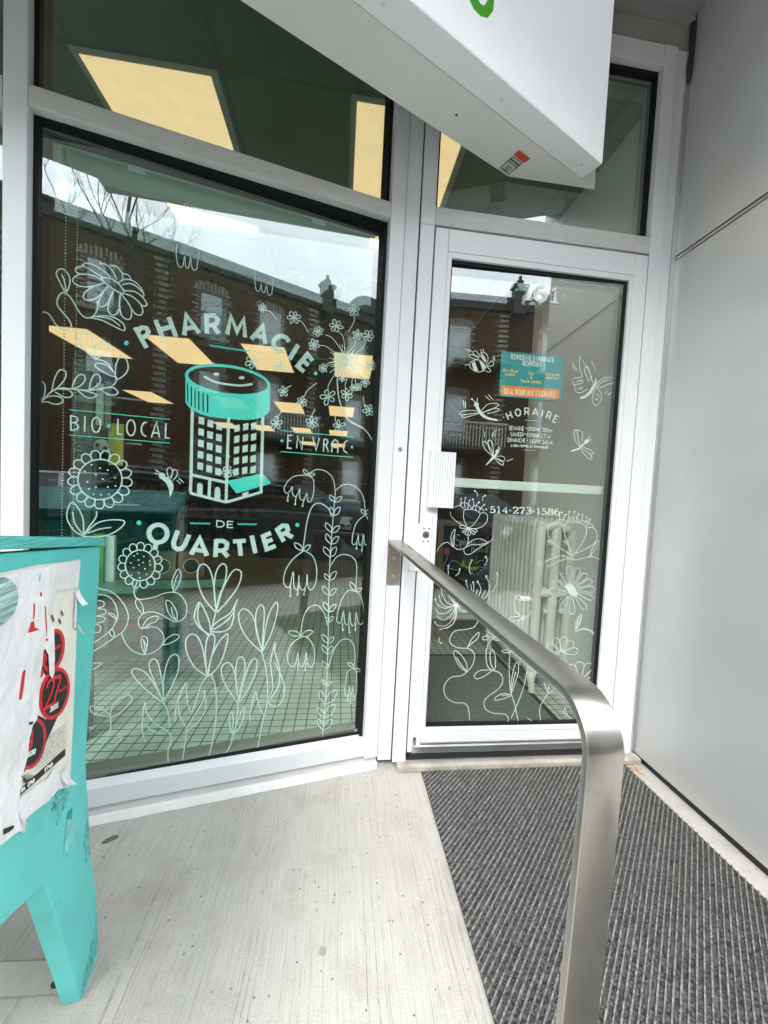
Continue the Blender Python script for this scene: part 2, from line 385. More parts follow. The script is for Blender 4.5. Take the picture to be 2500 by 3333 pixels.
FONT = {
 'A': (.8, [[(0, 0), (.4, 1), (.8, 0)], [(.14, .3), (.66, .3)]]),
 'B': (.6, [[(0, 0), (0, 1)], [(0, 1), (.3, 1)] + arc(.3, .76, .24, .24, 90, -90) + [(0, .52)], [(.3, .52)] + arc(.32, .26, .28, .26, 90, -90) + [(0, 0)]]),
 'C': (.78, [arc(.46, .5, .44, .5, 45, 315, 20)]),
 'D': (.7, [[(0, 0), (0, 1), (.25, 1)] + arc(.25, .5, .45, .5, 90, -90) + [(0, 0)]]),
 'E': (.55, [[(.55, 1), (0, 1), (0, 0), (.55, 0)], [(0, .5), (.48, .5)]]),
 'F': (.55, [[(.55, 1), (0, 1), (0, 0)], [(0, .5), (.45, .5)]]),
 'G': (.8, [arc(.45, .5, .44, .5, 45, 345, 20) + [(.88, .45), (.55, .45)]]),
 'H': (.68, [[(0, 0), (0, 1)], [(.68, 0), (.68, 1)], [(0, .5), (.68, .5)]]),
 'I': (.12, [[(.06, 0), (.06, 1)]]),
 'L': (.5, [[(0, 1), (0, 0), (.5, 0)]]),
 'M': (.9, [[(0, 0), (.1, 1), (.45, .25), (.8, 1), (.9, 0)]]),
 'N': (.7, [[(0, 0), (0, 1), (.7, 0), (.7, 1)]]),
 'O': (.9, [arc(.45, .5, .45, .5, 90, 450, 28)]),
 'P': (.6, [[(0, 0), (0, 1), (.3, 1)] + arc(.3, .7, .28, .3, 90, -90) + [(0, .4)]]),
 'Q': (.9, [arc(.45, .5, .45, .5, 90, 450, 28), [(.45, .05), (.45, -.35)]]),
 'R': (.62, [[(0, 0), (0, 1), (.3, 1)] + arc(.3, .72, .28, .28, 90, -90) + [(0, .44)], [(.28, .44), (.62, 0)]]),
 'S': (.55, [arc(.27, .75, .26, .25, 30, 270, 12) + arc(.27, .25, .27, .25, 90, -150, 12)]),
 'T': (.65, [[(0, 1), (.65, 1)], [(.325, 1), (.325, 0)]]),
 'U': (.68, [[(0, 1), (0, .34)] + arc(.34, .34, .34, .34, 180, 360) + [(.68, 1)]]),
 'V': (.75, [[(0, 1), (.375, 0), (.75, 1)]]),
 'X': (.7, [[(0, 0), (.7, 1)], [(.7, 0), (0, 1)]]),
 '|': (.1, [[(.05, -.05), (.05, 1.05)]]), '-': (.3, [[(0, .45), (.3, .45)]]), '·': (.12, [[(.06, .45)]]), '.': (.12, [[(.06, .06)]]), "'": (.12, [[(.06, 1.05), (.06, .8)]]),
 '&': (.6, [[(.6, 0), (.15, .7)] + arc(.3, .8, .17, .18, 210, -40) + [(.08, .35)] + arc(.25, .2, .22, .2, 150, 350)]),
 '0': (.6, [arc(.3, .5, .3, .5, 90, 450, 24)]),
 '1': (.42, [[(.22, 0), (.22, 1), (.02, .85)], [(0, .02), (.44, .02)]]),
 '2': (.58, [arc(.28, .72, .27, .28, 170, -35) + [(.03, .05), (.58, .05), (.58, .2)]]),
 '3': (.55, [arc(.25, .75, .25, .25, 150, -90) + arc(.25, .26, .29, .26, 90, -150)]),
 '4': (.62, [[(.44, 0), (.44, 1), (.02, .3), (.62, .3)], [(.28, .02), (.6, .02)]]),
 '5': (.56, [[(.52, .96), (.1, .96), (.06, .52)] + arc(.26, .32, .28, .31, 130, -150)]),
 '6': (.6, [[(.5, .95)] + arc(.42, .42, .4, .55, 105, 180, 6) + arc(.3, .3, .28, .3, 180, -180, 22)]),
 '7': (.56, [[(.02, .8), (.02, .96), (.54, .96), (.2, 0)]]),
 '8': (.58, [arc(.29, .76, .23, .24, 90, 450, 20), arc(.29, .26, .28, .26, 90, 450, 20)]),
 '9': (.6, [arc(.3, .7, .28, .3, 0, 360, 22) + arc(.18, .58, .4, .55, 0, -75, 6)]),
 'a': (.45, [arc(.22, .3, .22, .3, 20, 380, 16), [(.45, .6), (.45, 0)]]), 'c': (.4, [arc(.24, .3, .23, .3, 50, 310)]),
 'd': (.45, [arc(.22, .3, .22, .3, 20, 380, 16), [(.45, 1), (.45, 0)]]), 'e': (.44, [[(.02, .3), (.44, .3)] + arc(.23, .3, .22, .3, 0, 310)]),
 'é': (.44, [[(.02, .3), (.44, .3)] + arc(.23, .3, .22, .3, 0, 310), [(.18, .72), (.34, .95)]]), 'à': (.45, [arc(.22, .3, .22, .3, 20, 380, 16), [(.45, .6), (.45, 0)], [(.12, .95), (.28, .72)]]),
 'h': (.42, [[(0, 0), (0, 1)], [(0, .4)] + arc(.21, .38, .21, .22, 180, 0) + [(.42, 0)]]), 'i': (.08, [[(.04, 0), (.04, .6)], [(.04, .85)]]), 'l': (.08, [[(.04, 0), (.04, 1)]]),
 'm': (.66, [[(0, 0), (0, .6)], [(0, .4)] + arc(.165, .4, .165, .2, 180, 0) + [(.33, 0)], [(.33, .4)] + arc(.495, .4, .165, .2, 180, 0) + [(.66, 0)]]),
 'n': (.42, [[(0, 0), (0, .6)], [(0, .4)] + arc(.21, .38, .21, .22, 180, 0) + [(.42, 0)]]), 'o': (.46, [arc(.23, .3, .23, .3, 90, 450, 18)]),
 'p': (.45, [[(0, .6), (0, -.4)], arc(.23, .3, .22, .3, 160, 520, 16)]), 'r': (.3, [[(0, 0), (0, .6)], [(0, .38)] + arc(.2, .36, .2, .24, 180, 50, 6)]),
 's': (.36, [arc(.18, .45, .17, .15, 30, 270, 8) + arc(.18, .15, .18, .15, 90, -150, 8)]), 't': (.32, [[(.14, 1), (.14, .1), (.3, 0)], [(0, .62), (.3, .62)]]),
 'u': (.42, [[(0, .6), (0, .22)] + arc(.21, .22, .21, .22, 180, 360) + [(.42, .6)], [(.42, .6), (.42, 0)]]), 'v': (.42, [[(0, .6), (.21, 0), (.42, .6)]]), 'x': (.4, [[(0, 0), (.4, .6)], [(.4, 0), (0, .6)]]),
}
def crop(ox, oy, s): return lambda *p: [(ox + a * s, oy + b * s) for a, b in p]
# ------------------------------------------------------------------ palette
M_white = mat('white_painted_aluminium', (0.66, 0.668, 0.69), 0.38, var=0.03, scale=3, dirt=0.10, bump=0.04)
M_door = mat('white_door_paint', (0.67, 0.68, 0.70), 0.35, var=0.03, scale=4, dirt=0.08, bump=0.04)
M_worn = mat('weathered_shaded_paint', (0.54, 0.535, 0.52), 0.55, var=0.08, scale=9, dirt=0.35, stretch=(1, 1, 6), bump=0.1)  # streaky wear, base also darkened for the sign's shade on the transom bars
M_black = mat('black_rubber', (0.012, 0.013, 0.013), 0.55, var=0.1)
M_gasket = mat('dark_gasket', (0.007, 0.009, 0.008), 0.6, var=0.1, spec=0.2)
M_sill = mat('olive_sill', (0.17, 0.155, 0.105), 0.5, var=0.08, scale=5, dirt=0.3)
M_steel = mat('brushed_stainless_steel', (0.42, 0.395, 0.365), 0.30, 0.97, var=0.08, scale=9, bump=0.08, bscale=60, dirt=0.30)
M_post = mat('brushed_steel_post', (0.50, 0.44, 0.37), 0.36, 1.0, var=0.07, scale=9, bump=0.06, bscale=60, dirt=0.2)
M_alu = mat('aluminium', (0.72, 0.72, 0.73), 0.3, 1.0, var=0.05)
M_panel = mat('satin_metal_cladding', (0.50, 0.504, 0.494), 0.38, 0.25, var=0.07, scale=2.2, bump=0.25, bscale=7, dirt=0.10)
M_conc = concrete_mat()
M_ledge = mat('rough_concrete', (0.34, 0.315, 0.275), 0.9, var=0.2, scale=22, bump=0.8, bscale=70, dirt=0.5)
M_asph = mat('asphalt', (0.055, 0.055, 0.058), 0.9, var=0.25, scale=60, bump=0.5, bscale=300)
M_soffit = mat('grey_soffit', (0.30, 0.30, 0.29), 0.7, var=0.05)
M_header = mat('taupe_header_panel', (0.33, 0.305, 0.27), 0.75, var=0.05, bump=0.1)
M_glass_main = glass_mat('window_glass', (0.875, 0.985, 0.945), 0.088, 1.4)
M_glass_in = glass_mat('inner_window_glass', (0.868, 0.98, 0.938), 0.036, 0.8)
M_glass_door = glass_mat('door_glass', (0.955, 0.988, 0.965), 0.085, 1.4)
M_glass_door_in = glass_mat('inner_door_glass', (0.95, 0.985, 0.96), 0.035, 0.8)
M_glass_far = glass_mat('far_window_glass', (0.5, 0.58, 0.56), 0.25, 1.6)
M_vinyl = vinyl_mat('frosted_vinyl', (0.64, 0.73, 0.71), 0.80)
M_vinyl2 = vinyl_mat('white_vinyl', (0.74, 0.80, 0.785), 0.84)
M_teal_v = vinyl_mat('teal_vinyl', (0.06, 0.62, 0.53), 0.95)
M_dark = mat('dark_paint', (0.03, 0.032, 0.03), 0.6)
M_cream = mat('cream_radiator_paint', (0.86, 0.84, 0.77), 0.42, var=0.06, scale=6, dirt=0.25)
M_wallin = mat('pale_plaster', (0.80, 0.80, 0.76), 0.8, var=0.03, scale=2)
M_wood = mat('varnished_wood', (0.30, 0.19, 0.10), 0.5, var=0.25, scale=6, stretch=(1, 1, 0.15))
M_chalk = mat('blackboard', (0.012, 0.014, 0.014), 0.7, var=0.3, scale=5)
M_card = mat('brown_cardboard', (0.22, 0.12, 0.06), 0.85, var=0.12)
def plain(name, col, rough=0.6): return mat(name, col, rough, var=0.05)
P_white = plain('chalk_white', (0.75, 0.76, 0.74)); P_red = plain('poster_red', (0.62, 0.02, 0.03)); P_blk = plain('poster_black', (0.012, 0.012, 0.013))
P_yel = plain('yellow_print', (0.55, 0.42, 0.04)); P_grn = plain('green_print', (0.16, 0.38, 0.07)); P_ora = plain('orange_print', (0.80, 0.23, 0.035))
P_teal = plain('teal_print', (0.015, 0.27, 0.28)); P_lime = plain('lime_print', (0.45, 0.62, 0.05)); P_gold = plain('gold_print', (0.72, 0.56, 0.22))
# ------------------------------------------------------------------ ground
def sheet(name, x0, x1, y0, y1, z, mt, nx=1):
    return tag(MB().add([(x0, y0, z), (x1, y0, z), (x1, y1, z), (x0, y1, z)], [(0, 1, 2, 3)]).build(name, mt), kind='structure')
sheet('ground', -250, 250, -250, 250, -0.30, M_asph)
tag(MB().box(-60, 60, -1.42, 1.60, -0.29, 0.0).build('pavement', M_conc), kind='structure')
tag(MB().box(-60, 60, -1.58, -1.42, -0.29, -0.004).build('kerb', M_ledge, bevel=0.02), kind='structure')
sheet('road', -60, 60, -10.4, -1.58, -0.13, M_asph)
tag(MB().box(-60, 60, -13.0, -10.4, -0.29, 0.0).build('far_pavement', plain('far_concrete', (0.36, 0.35, 0.33), 0.9)), kind='structure')
tag(MB().box(0.285, 1.375, 1.492, 1.60, 0.0005, 0.027).build('doorstep', M_ledge, bevel=0.006), kind='structure')
M_tile = grid_mat('mosaic_floor_tile', (0.64, 0.66, 0.60), (0.02, 0.025, 0.02), 0.0555, 0.0505, 0.0055, 0.35, ox=0.0, oy=0.0)
tag(MB().box(-9.0, 3.2, 1.60, 17.0, -0.05, 0.004).build('shop_floor', M_tile), kind='structure')
# ------------------------------------------------------------------ the shop front: big window
win = thing('shop_window', W(-0.57, 0, 0), 'large shop window with PHARMACIE DE QUARTIER lettering and white flower drawings', 'window')
SL, SR = -1.145, -0.032
MB().wbox(-1.20, SL, -0.13, 0.0, 0.05, 3.03).build('mullion', M_white, win, bevel=0.002)
MB().wbox(SR, 0.026, -0.13, 0.0, 0.047, 3.03).build('mullion', M_white, win, bevel=0.002)
MB().wbox(SL, SR, -0.1115, -0.003, 0.058, 0.123).build('bottom_rail', M_white, win, bevel=0.002)
MB().wbox(SL, SR, -0.13, -0.003, 2.195, 2.252).build('transom_bar', M_worn, win, bevel=0.002)
MB().wbox(SL, SR, -0.13, -0.003, 2.96, 3.03).build('top_rail', M_white, win, bevel=0.002)
MB().wbox(-1.20, 0.026, -0.12, -0.016, 0.018, 0.05).build('base_strip', M_worn, win)
b = MB(); rr = random.Random(3)
pts = [(-1.20 + 1.226 * i / 24, 0.004 + 0.004 * rr.random()) for i in range(25)]
for (a0, d0), (a1, d1) in zip(pts, pts[1:]): b.hexa([W(a0, d0, 0.001), W(a1, d1, 0.001), W(a1, -0.03, 0.001), W(a0, -0.03, 0.001), W(a0, d0 - 0.004, 0.021), W(a1, d1 - 0.004, 0.021), W(a1, -0.03, 0.0205), W(a0, -0.03, 0.0205)])
b.build('caulk_strip', plain('white_caulk', (0.80, 0.80, 0.79)), win)
for z0, z1 in ((0.123, 2.195), (2.252, 2.96)):
    b = MB(); g = 0.013
    b.wbox(SL + 0.0005, SL + g, -0.11, -0.034, z0 + 0.0005, z1 - 0.0005); b.wbox(SR - g, SR - 0.0005, -0.11, -0.034, z0 + 0.0005, z1 - 0.0005)
    b.wbox(SL + g, SR - g, -0.11, -0.034, z1 - 0.011, z1 - 0.0005); b.wbox(SL + g, SR - g, -0.062, -0.050, z0 + 0.0005, z0 + 0.007)
    b.build('gasket', M_gasket, win)
def wpane(z0, z1, d, turn, tilt, mt):
    c = W((SL + SR) / 2, d, (z0 + z1) / 2); a = AW + rad(turn)
    u = Vector((math.cos(a), math.sin(a), 0)); n = Vector((math.sin(a), -math.cos(a), 0)); v = Z * math.cos(rad(tilt)) + n * math.sin(rad(tilt))
    hw, hh = (SR - SL) / 2 - 0.004, (z1 - z0) / 2 - 0.003
    MB().add([c - u * hw - v * hh, c + u * hw - v * hh, c + u * hw + v * hh, c - u * hw + v * hh], [(0, 1, 2, 3)]).build('glass_pane', mt, win)
wpane(0.123, 2.195, -0.056, 1.0, 0.0, M_glass_main); wpane(0.123, 2.195, -0.086, 0.7, -0.55, M_glass_in)
wpane(2.252, 2.96, -0.056, 1.0, 0.0, M_glass_main); wpane(2.252, 2.96, -0.082, 0.8, 0, M_glass_in)
MB().wbox(SL + 0.001, SR - 0.001, -0.138, -0.071, 0.1237, 0.127).build('sill_cover', M_sill, win, bevel=0.001)
S_win = Sheet(W(0, -0.0686, 0), N)
# neighbouring window, only its edge shows
sw = thing('side_window', W(-1.8, 0, 0), 'narrow sliver of a second shop window left of the thick mullion', 'window')
MB().wbox(-2.37, -1.203, -0.13, -0.003, 2.195, 2.252).build('transom_bar', M_worn, sw, bevel=0.002)
MB().wbox(-2.37, -1.203, -0.13, -0.003, 0.05, 0.123).build('bottom_rail', M_white, sw, bevel=0.002)
MB().wbox(-2.37, -1.203, -0.13, -0.003, 2.96, 3.03).build('top_rail', M_white, sw, bevel=0.002)
MB().wbox(-2.43, -2.373, -0.13, 0.0, 0.0, 3.03).build('mullion', M_white, sw, bevel=0.002)
for z0, z1 in ((0.123, 2.195), (2.252, 2.96)):
    MB().add([W(-2.372, -0.056, z0), W(-1.201, -0.056, z0), W(-1.201, -0.056, z1), W(-2.372, -0.056, z1)], [(0, 1, 2, 3)]).build('glass_pane', M_glass_main, sw)
# ------------------------------------------------------------------ door frame
df = thing('door_frame', (0.8, 1.53, 0), 'white metal door frame with tall glazed transom above the shop door', 'door frame')
MB().box(0.206, 0.262, 1.531, 1.60, 0.03, 3.03).build('corner_post', M_white, df, bevel=0.002)
MB().box(0.2625, 0.2665, 1.5345, 1.60, 0.03, 3.03).build('expansion_gap', M_black, df)
MB().box(0.267, 0.3225, 1.521, 1.62, 0.026, 2.19).build('jamb', M_white, df, bevel=0.002)
MB().box(0.267, 0.3225, 1.523, 1.62, 2.192, 3.03).build('jamb', M_white, df, bevel=0.002)
MB().box(1.244, 1.302, 1.523, 1.62, 0.026, 3.03).build('jamb', M_white, df, bevel=0.002)
MB().box(1.303, 1.352, 1.533, 1.62, 0.026, 3.03).build('edge_trim', M_white, df, bevel=0.002)
MB().box(1.3525, 1.362, 1.528, 1.60, 0.026, 3.03).build('edge_trim', M_alu, df)
MB().box(0.3227, 1.2438, 1.522, 1.61, 2.194, 2.262).build('transom_bar', M_worn, df, bevel=0.002)
MB().box(0.3227, 1.2438, 1.525, 1.61, 2.95, 3.03).build('top_rail', M_white, df, bevel=0.002)
b = MB(); b.box(0.3229, 0.334, 1.552, 1.60, 2.2625, 2.9495); b.box(1.235, 1.2435, 1.552, 1.60, 2.2625, 2.9495); b.box(0.334, 1.235, 1.552, 1.60, 2.934, 2.9495); b.build('gasket', M_gasket, df)
MB().add([(0.326, 1.565, 2.263), (1.240, 1.565, 2.263), (1.240, 1.565, 2.949), (0.326, 1.565, 2.949)], [(0, 1, 2, 3)]).build('glass_pane', M_glass_main, df)
MB().add([(0.326, 1.59, 2.263), (1.240, 1.59, 2.263), (1.240, 1.59, 2.949), (0.326, 1.59, 2.949)], [(0, 1, 2, 3)]).build('glass_pane', M_glass_in, df)
MB().box(0.3227, 1.2438, 1.510, 1.60, 0.0275, 0.0405).build('threshold', M_alu, df, bevel=0.002)
MB().cyl((0.2335, 1.5312, 1.316), (0.2335, 1.5275, 1.316), 0.0085, 14).build('bolt_cap', M_alu, df); MB().cyl((0.231, 1.5312, 0.975), (0.231, 1.529, 0.975), 0.003, 8).build('screw', M_alu, df)
# ------------------------------------------------------------------ glass door
door = thing('glass_door', (0.78, 1.545, 0.04), 'white framed glass door with opening hours, phone number and flower drawings', 'door')
XL, XR, GL, GR, ZB, ZT = 0.328, 1.2385, 0.399, 1.163, 0.175, 2.074
MB().box(XL, 0.381, 1.520, 1.566, 0.067, 2.184).build('stile', M_door, door, bevel=0.0025)
MB().box(1.181, XR, 1.520, 1.566, 0.067, 2.184).build('stile', M_door, door, bevel=0.0025)
MB().box(0.3815, 1.1805, 1.5205, 1.566, 2.098, 2.184).build('top_rail', M_door, door, bevel=0.002)
MB().box(0.3815, 1.1805, 1.5205, 1.566, 0.107, 0.148).build('bottom_rail', M_door, door, bevel=0.002)
b = MB(); b.box(0.3815, GL, 1.5225, 1.56, 0.1485, 2.0975); b.box(GR, 1.1805, 1.5225, 1.56, 0.1485, 2.0975); b.box(GL, GR, 1.5225, 1.56, ZT + 0.002, 2.0975); b.box(GL, GR, 1.5225, 1.56, 0.1485, ZB - 0.008)
b.build('glazing_bead', M_door, door, bevel=0.0015)
b = MB(); b.box(GL + .0003, GL + 0.006, 1.533, 1.556, ZB - 0.007, ZT + .0015); b.box(GR - 0.018, GR - .0003, 1.533, 1.556, ZB - 0.007, ZT + .0015); b.box(GL + 0.006, GR - 0.018, 1.533, 1.556, ZT - 0.012, ZT + .0015); b.box(GL + 0.006, GR - 0.018, 1.533, 1.556, ZB - 0.0075, ZB - 0.001)
b.build('gasket', M_gasket, door)
b = MB(); b.box(0.3815, 1.1805, 1.519, 1.566, 0.067, 0.1065); b.box(0.345, 1.225, 1.5135, 1.5188, 0.0675, 0.094)
b.build('kick_rail', M_alu, door, bevel=0.0015)
b = MB(); b.box(0.335, 1.232, 1.5145, 1.556, 0.0412, 0.0665); b.build('door_sweep', M_black, door)
def dpane(y, turn, tilt, mt):
    c = Vector(((GL + GR) / 2, y, (ZB + ZT) / 2)); a = rad(turn)
    u = Vector((math.cos(a), math.sin(a), 0)); n = Vector((math.sin(a), -math.cos(a), 0)); v = Z * math.cos(rad(tilt)) + n * math.sin(rad(tilt))
    hw, hh = (GR - GL) / 2, (ZT - ZB) / 2
    MB().add([c - u * hw - v * hh, c + u * hw - v * hh, c + u * hw + v * hh, c - u * hw + v * hh], [(0, 1, 2, 3)]).build('glass_pane', mt, door)
dpane(1.540, -1.0, 0.0, M_glass_door); dpane(1.563, -0.8, -0.35, M_glass_door_in)
S_door = Sheet(Vector((0, 1.5492, 0)), Vector((0, -1, 0)))
MB().box(0.36, 1.20, 1.572, 1.612, 1.178, 1.216).build('push_bar', mat('push_bar_paint', (0.70, 0.74, 0.71), 0.4), door, bevel=0.003)
b = MB()
prof = [(0.352, 1.5195), (0.352, 1.503), (0.356, 1.4965)]
for i in range(9): prof += [(0.362 + i * 0.0105, 1.4965), (0.3705 + i * 0.0105, 1.4965), (0.3709 + i * 0.0105, 1.5000), (0.3721 + i * 0.0105, 1.5000)]
prof += [(0.452, 1.4975), (0.455, 1.503), (0.455, 1.5125), (0.445, 1.5125), (0.445, 1.5195)]
b.prism([(x, y, 1.090) for x, y in prof], (0, 0, 0.222)); b.build('pull_handle', M_door, door)
lk = MB(); lp = []
for cx, cz, a0 in ((0.367, 1.013, 0), (0.300, 1.013, 90), (0.300, 0.836, 180), (0.367, 0.836, 270)): lp += arc(cx, cz, 0.009, 0.009, a0, a0 + 90, 5)
lk.prism([(x, 1.5165, z) for x, z in lp], (0, 0.003, 0)); lock = lk.build('lock_plate', mat('worn_white_plate', (0.66, 0.66, 0.65), 0.42, dirt=0.2, scale=20), door)
MB().cyl((0.3545, 1.5163, 0.978), (0.3545, 1.513, 0.978), 0.0135, 20).build('lock_cylinder', M_steel, lock)
b = MB(); b.cyl((0.3545, 1.5128, 0.976), (0.3545, 1.5122, 0.976), 0.0055, 12); b.box(0.3535, 0.3555, 1.5121, 1.5127, 0.965, 0.976); b.build('keyhole', M_dark, lock)
for x, z in ((0.346, 1.003), (0.366, 1.003), (0.345, 0.952), (0.365, 0.952)): MB().cyl((x, 1.5163, z), (x, 1.5145, z), 0.0035, 10).build('screw', M_alu, lock)
b = MB(); b.box(0.347, 0.362, 1.5165, 1.5196, 0.098, 0.136); b.build('closer_bracket', M_alu, door, bevel=0.002)
for x, y, z, r in ((0.3545, 1.5163, 0.126, .004), (0.39, 1.513, 0.084, .0018), (0.597, 1.513, 0.086, .002), (0.80, 1.513, 0.088, .002)): MB().cyl((x, y, z), (x, y - 0.0015, z), r, 10).build('screw', M_dark, door)
# ------------------------------------------------------------------ building above and metal-clad wall
bd = thing('shop_building', (0, 1.6, 3.1), 'upper storey, soffit and taupe header of the shop building over the door', 'building')
MB().box(0.19, 1.362, 1.54, 1.75, 3.0305, 3.165).build('header_panel', M_header, bd)
MB().add([W(-3.6, -0.02, 3.0305), W(0.03, -0.02, 3.0305), W(0.03, -0.2, 3.0305), W(-3.6, -0.2, 3.0305), W(-3.6, -0.02, 3.165), W(0.03, -0.02, 3.165), W(0.03, -0.2, 3.165), W(-3.6, -0.2, 3.165)], [(0, 3, 2, 1), (4, 5, 6, 7), (0, 1, 5, 4), (1, 2, 6, 5), (2, 3, 7, 6), (3, 0, 4, 7)]).build('header_panel', M_header, bd)
MB().prism([(-9, -1.9, 3.166), (1.372, 0.45, 3.166), (1.372, 1.9, 3.166), (-9, 1.9, 3.166)], (0, 0, 0.06)).build('soffit', M_soffit, bd)
b = MB(); b.box(0.0, 1.36, 1.515, 1.539, 3.135, 3.1655); b.build('soffit_trim', M_soffit, bd)
MB().prism([(-9, -1.9, 3.227), (1.372, 0.45, 3.227), (7, 0.45, 3.227), (7, 17, 3.227), (-9, 17, 3.227)], (0, 0, 4.2)).build('upper_wall', brick_mat('shop_brick', (0.30, 0.20, 0.15), (0.26, 0.17, 0.13), (0.3, 0.28, 0.25)), bd)
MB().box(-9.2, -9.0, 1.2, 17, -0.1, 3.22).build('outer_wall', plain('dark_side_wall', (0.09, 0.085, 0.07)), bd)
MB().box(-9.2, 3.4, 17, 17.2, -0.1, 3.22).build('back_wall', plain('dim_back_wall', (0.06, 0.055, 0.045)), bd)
MB().prism([W(-9.4, 0, -0.1), W(-2.44, 0, -0.1), W(-2.44, -0.14, -0.1), W(-9.4, -0.14, -0.1)], (0, 0, 3.2)).build('outer_wall', M_panel, bd)
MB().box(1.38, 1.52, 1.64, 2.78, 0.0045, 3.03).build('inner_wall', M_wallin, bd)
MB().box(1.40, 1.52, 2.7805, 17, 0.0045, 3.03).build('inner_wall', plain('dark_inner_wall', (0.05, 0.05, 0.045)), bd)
M_ceil = grid_mat('ceiling_tiles', (0.15, 0.19, 0.12), (0.105, 0.135, 0.085), 0.6225, 0.61, 0.024, 0.9, ox=0.0 + 0.012, oy=-1.925 + 0.61 * 10 + 0.012)
tag(MB().box(-9, 1.38, 1.64, 17, 3.031, 3.10).build('ceiling', M_ceil), kind='structure')
mw = thing('metal_clad_wall', (1.37, 1.0, 0), 'grey satin metal panel wall to the right of the door', 'wall')
MB().box(1.372, 1.43, 0.43, 1.53, 0.030, 2.184).build('wall_panel', M_panel, mw, bevel=0.003)
MB().box(1.372, 1.43, 0.43, 1.53, 2.203, 3.226).build('wall_panel', M_panel, mw, bevel=0.003)
MB().box(1.3745, 1.43, 0.432, 1.53, 2.1845, 2.2025).build('joint_strip', mat('bronze_joint', (0.55, 0.51, 0.45), 0.3, 0.6), mw)
MB().box(1.3715, 1.376, 0.432, 1.53, 2.1838, 2.1868).build('joint_bead', M_dark, mw); MB().box(1.3715, 1.376, 0.432, 1.53, 2.2008, 2.2034).build('joint_bead', M_dark, mw)
MB().box(1.384, 1.43, 0.432, 1.53, 0.0005, 0.0295).build('base_gap', M_black, mw)
MB().box(1.3625, 1.3715, 1.5275, 1.54, 0.03, 3.0).build('corner_bead', M_alu, mw)
b = MB(); b.tube([(1.362, 1.527, 3.16), (1.364, 1.526, 3.05), (1.361, 1.527, 2.96), (1.360, 1.528, 2.90)], [0.012, 0.010, 0.012, 0.007], 8); b.build('sealant_bead', M_dark, mw)
MB().box(1.431, 7.0, 0.43, 1.7, -0.05, 3.226).build('return_wall', M_panel, mw)
for px, py, r in ((2256, 1475, 0.0035), (2249, 798, 0.005), (2290, 2105, 0.002)):
    h = hit(px, py, Vector((1.372, 0, 0)), X); MB().add([h + Vector((-0.0006, r * .5 * math.cos(a) , r * 1.6 * math.sin(a))) for a in [i * .785 for i in range(8)]], [tuple(range(8))]).build('scuff', mat('grey_scuff', (0.24, 0.24, 0.23), 0.6), mw)
# ------------------------------------------------------------------ light box sign
sg = thing('lightbox_sign', (0.3, 1.2, 2.44), 'white box sign overhanging the window and door with a green emblem', 'sign')
SZ = 2.44; KS = (SZ - 1.13) / 1.255
def onsign(x, y): return Vector((x * KS, y * KS, SZ))
F = onsign(0.905, 1.373); DD = Vector((0.782, 0.349, 0)).normalized(); NN = Vector((DD.y, -DD.x, 0))
A_, A2, B_, Sx = onsign(0.594, 1.486), onsign(-0.311, 1.093), onsign(0.952, 1.485), onsign(0.868, 1.446)
ext = -1.9
A3 = A_ + (A2 - A_).normalized() * 2.1
lipw = (Sx - F).dot(-NN)
M_sign = mat('white_sign_cabinet', (0.70, 0.695, 0.67), 0.45, var=0.03, scale=3, dirt=0.10, bump=0.03)
M_face = mat('white_acrylic_face', (0.74, 0.755, 0.785), 0.22, var=0.01, emit=(0.92, 0.96, 1.0), estr=0.125)  # faint emission added to brighten the face against the soffit's shade
Bf = F - NN * (lipw + 0.001) + DD * (B_ - F).dot(DD)
Lf = F - NN * (lipw + 0.001) + DD * ext
MB().prism([A_, B_, Bf, Lf, A3], (0, 0, 0.72)).build('cabinet', M_sign, sg, bevel=0.002)
c = F + DD * 0.0
MB().prism([c - NN * 0.003, c + DD * ext - NN * 0.003, c + DD * ext - NN * lipw, c - NN * lipw], (0, 0, 0.70)).build('retainer', mat('white_sign_trim', (0.84, 0.84, 0.85), 0.4, var=0.02, dirt=0.06), sg, bevel=0.0015)
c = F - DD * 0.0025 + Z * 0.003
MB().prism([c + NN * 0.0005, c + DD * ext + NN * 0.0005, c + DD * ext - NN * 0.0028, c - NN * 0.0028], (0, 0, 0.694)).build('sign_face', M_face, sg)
S_sign = Sheet(F + NN * 0.0012, NN)
b = MB()
E1 = [(-0.745, 2.60), (-0.697, 2.535), (-0.652, 2.497), (-0.625, 2.495), (-0.598, 2.507), (-0.578, 2.540), (-0.577, 2.60), (-0.577, 2.66), (-0.60, 2.67), (-0.60, 2.60), (-0.602, 2.552), (-0.614, 2.530), (-0.628, 2.527), (-0.648, 2.540), (-0.69, 2.60)]
b.add([F + DD * a * KS + Z * (z - 2.385) * KS + NN * 0.0014 for a, z in E1], [tuple(range(len(E1)))]); b.build('emblem', plain('leaf_green', (0.10, 0.52, 0.02), 0.3), sg, tri=True)
for t in (-0.06, -0.50, -0.95, -1.4): MB().cyl(F + DD * t - NN * lipw * 0.55, F + DD * t - NN * lipw * 0.55 - Z * 0.002, 0.005, 12).build('screw', M_sign, sg)
h = gz(1486, 374, SZ); MB().cyl(h, h - Z * 0.0012, 0.0045, 10).build('drain_hole', M_dark, sg)
q = [(1614, 554), (1667, 507), (1707, 528), (1656, 574)]
def under(pts, dz): return [gz(x, y, SZ - dz) for x, y in pts]
b = MB(); b.add(under([(1618, 549), (1669, 505), (1702, 533), (1656, 571)], 0.0006), [(0, 1, 2, 3)]); st = b.build('label_sticker', plain('label_grey', (0.55, 0.55, 0.52)), sg)
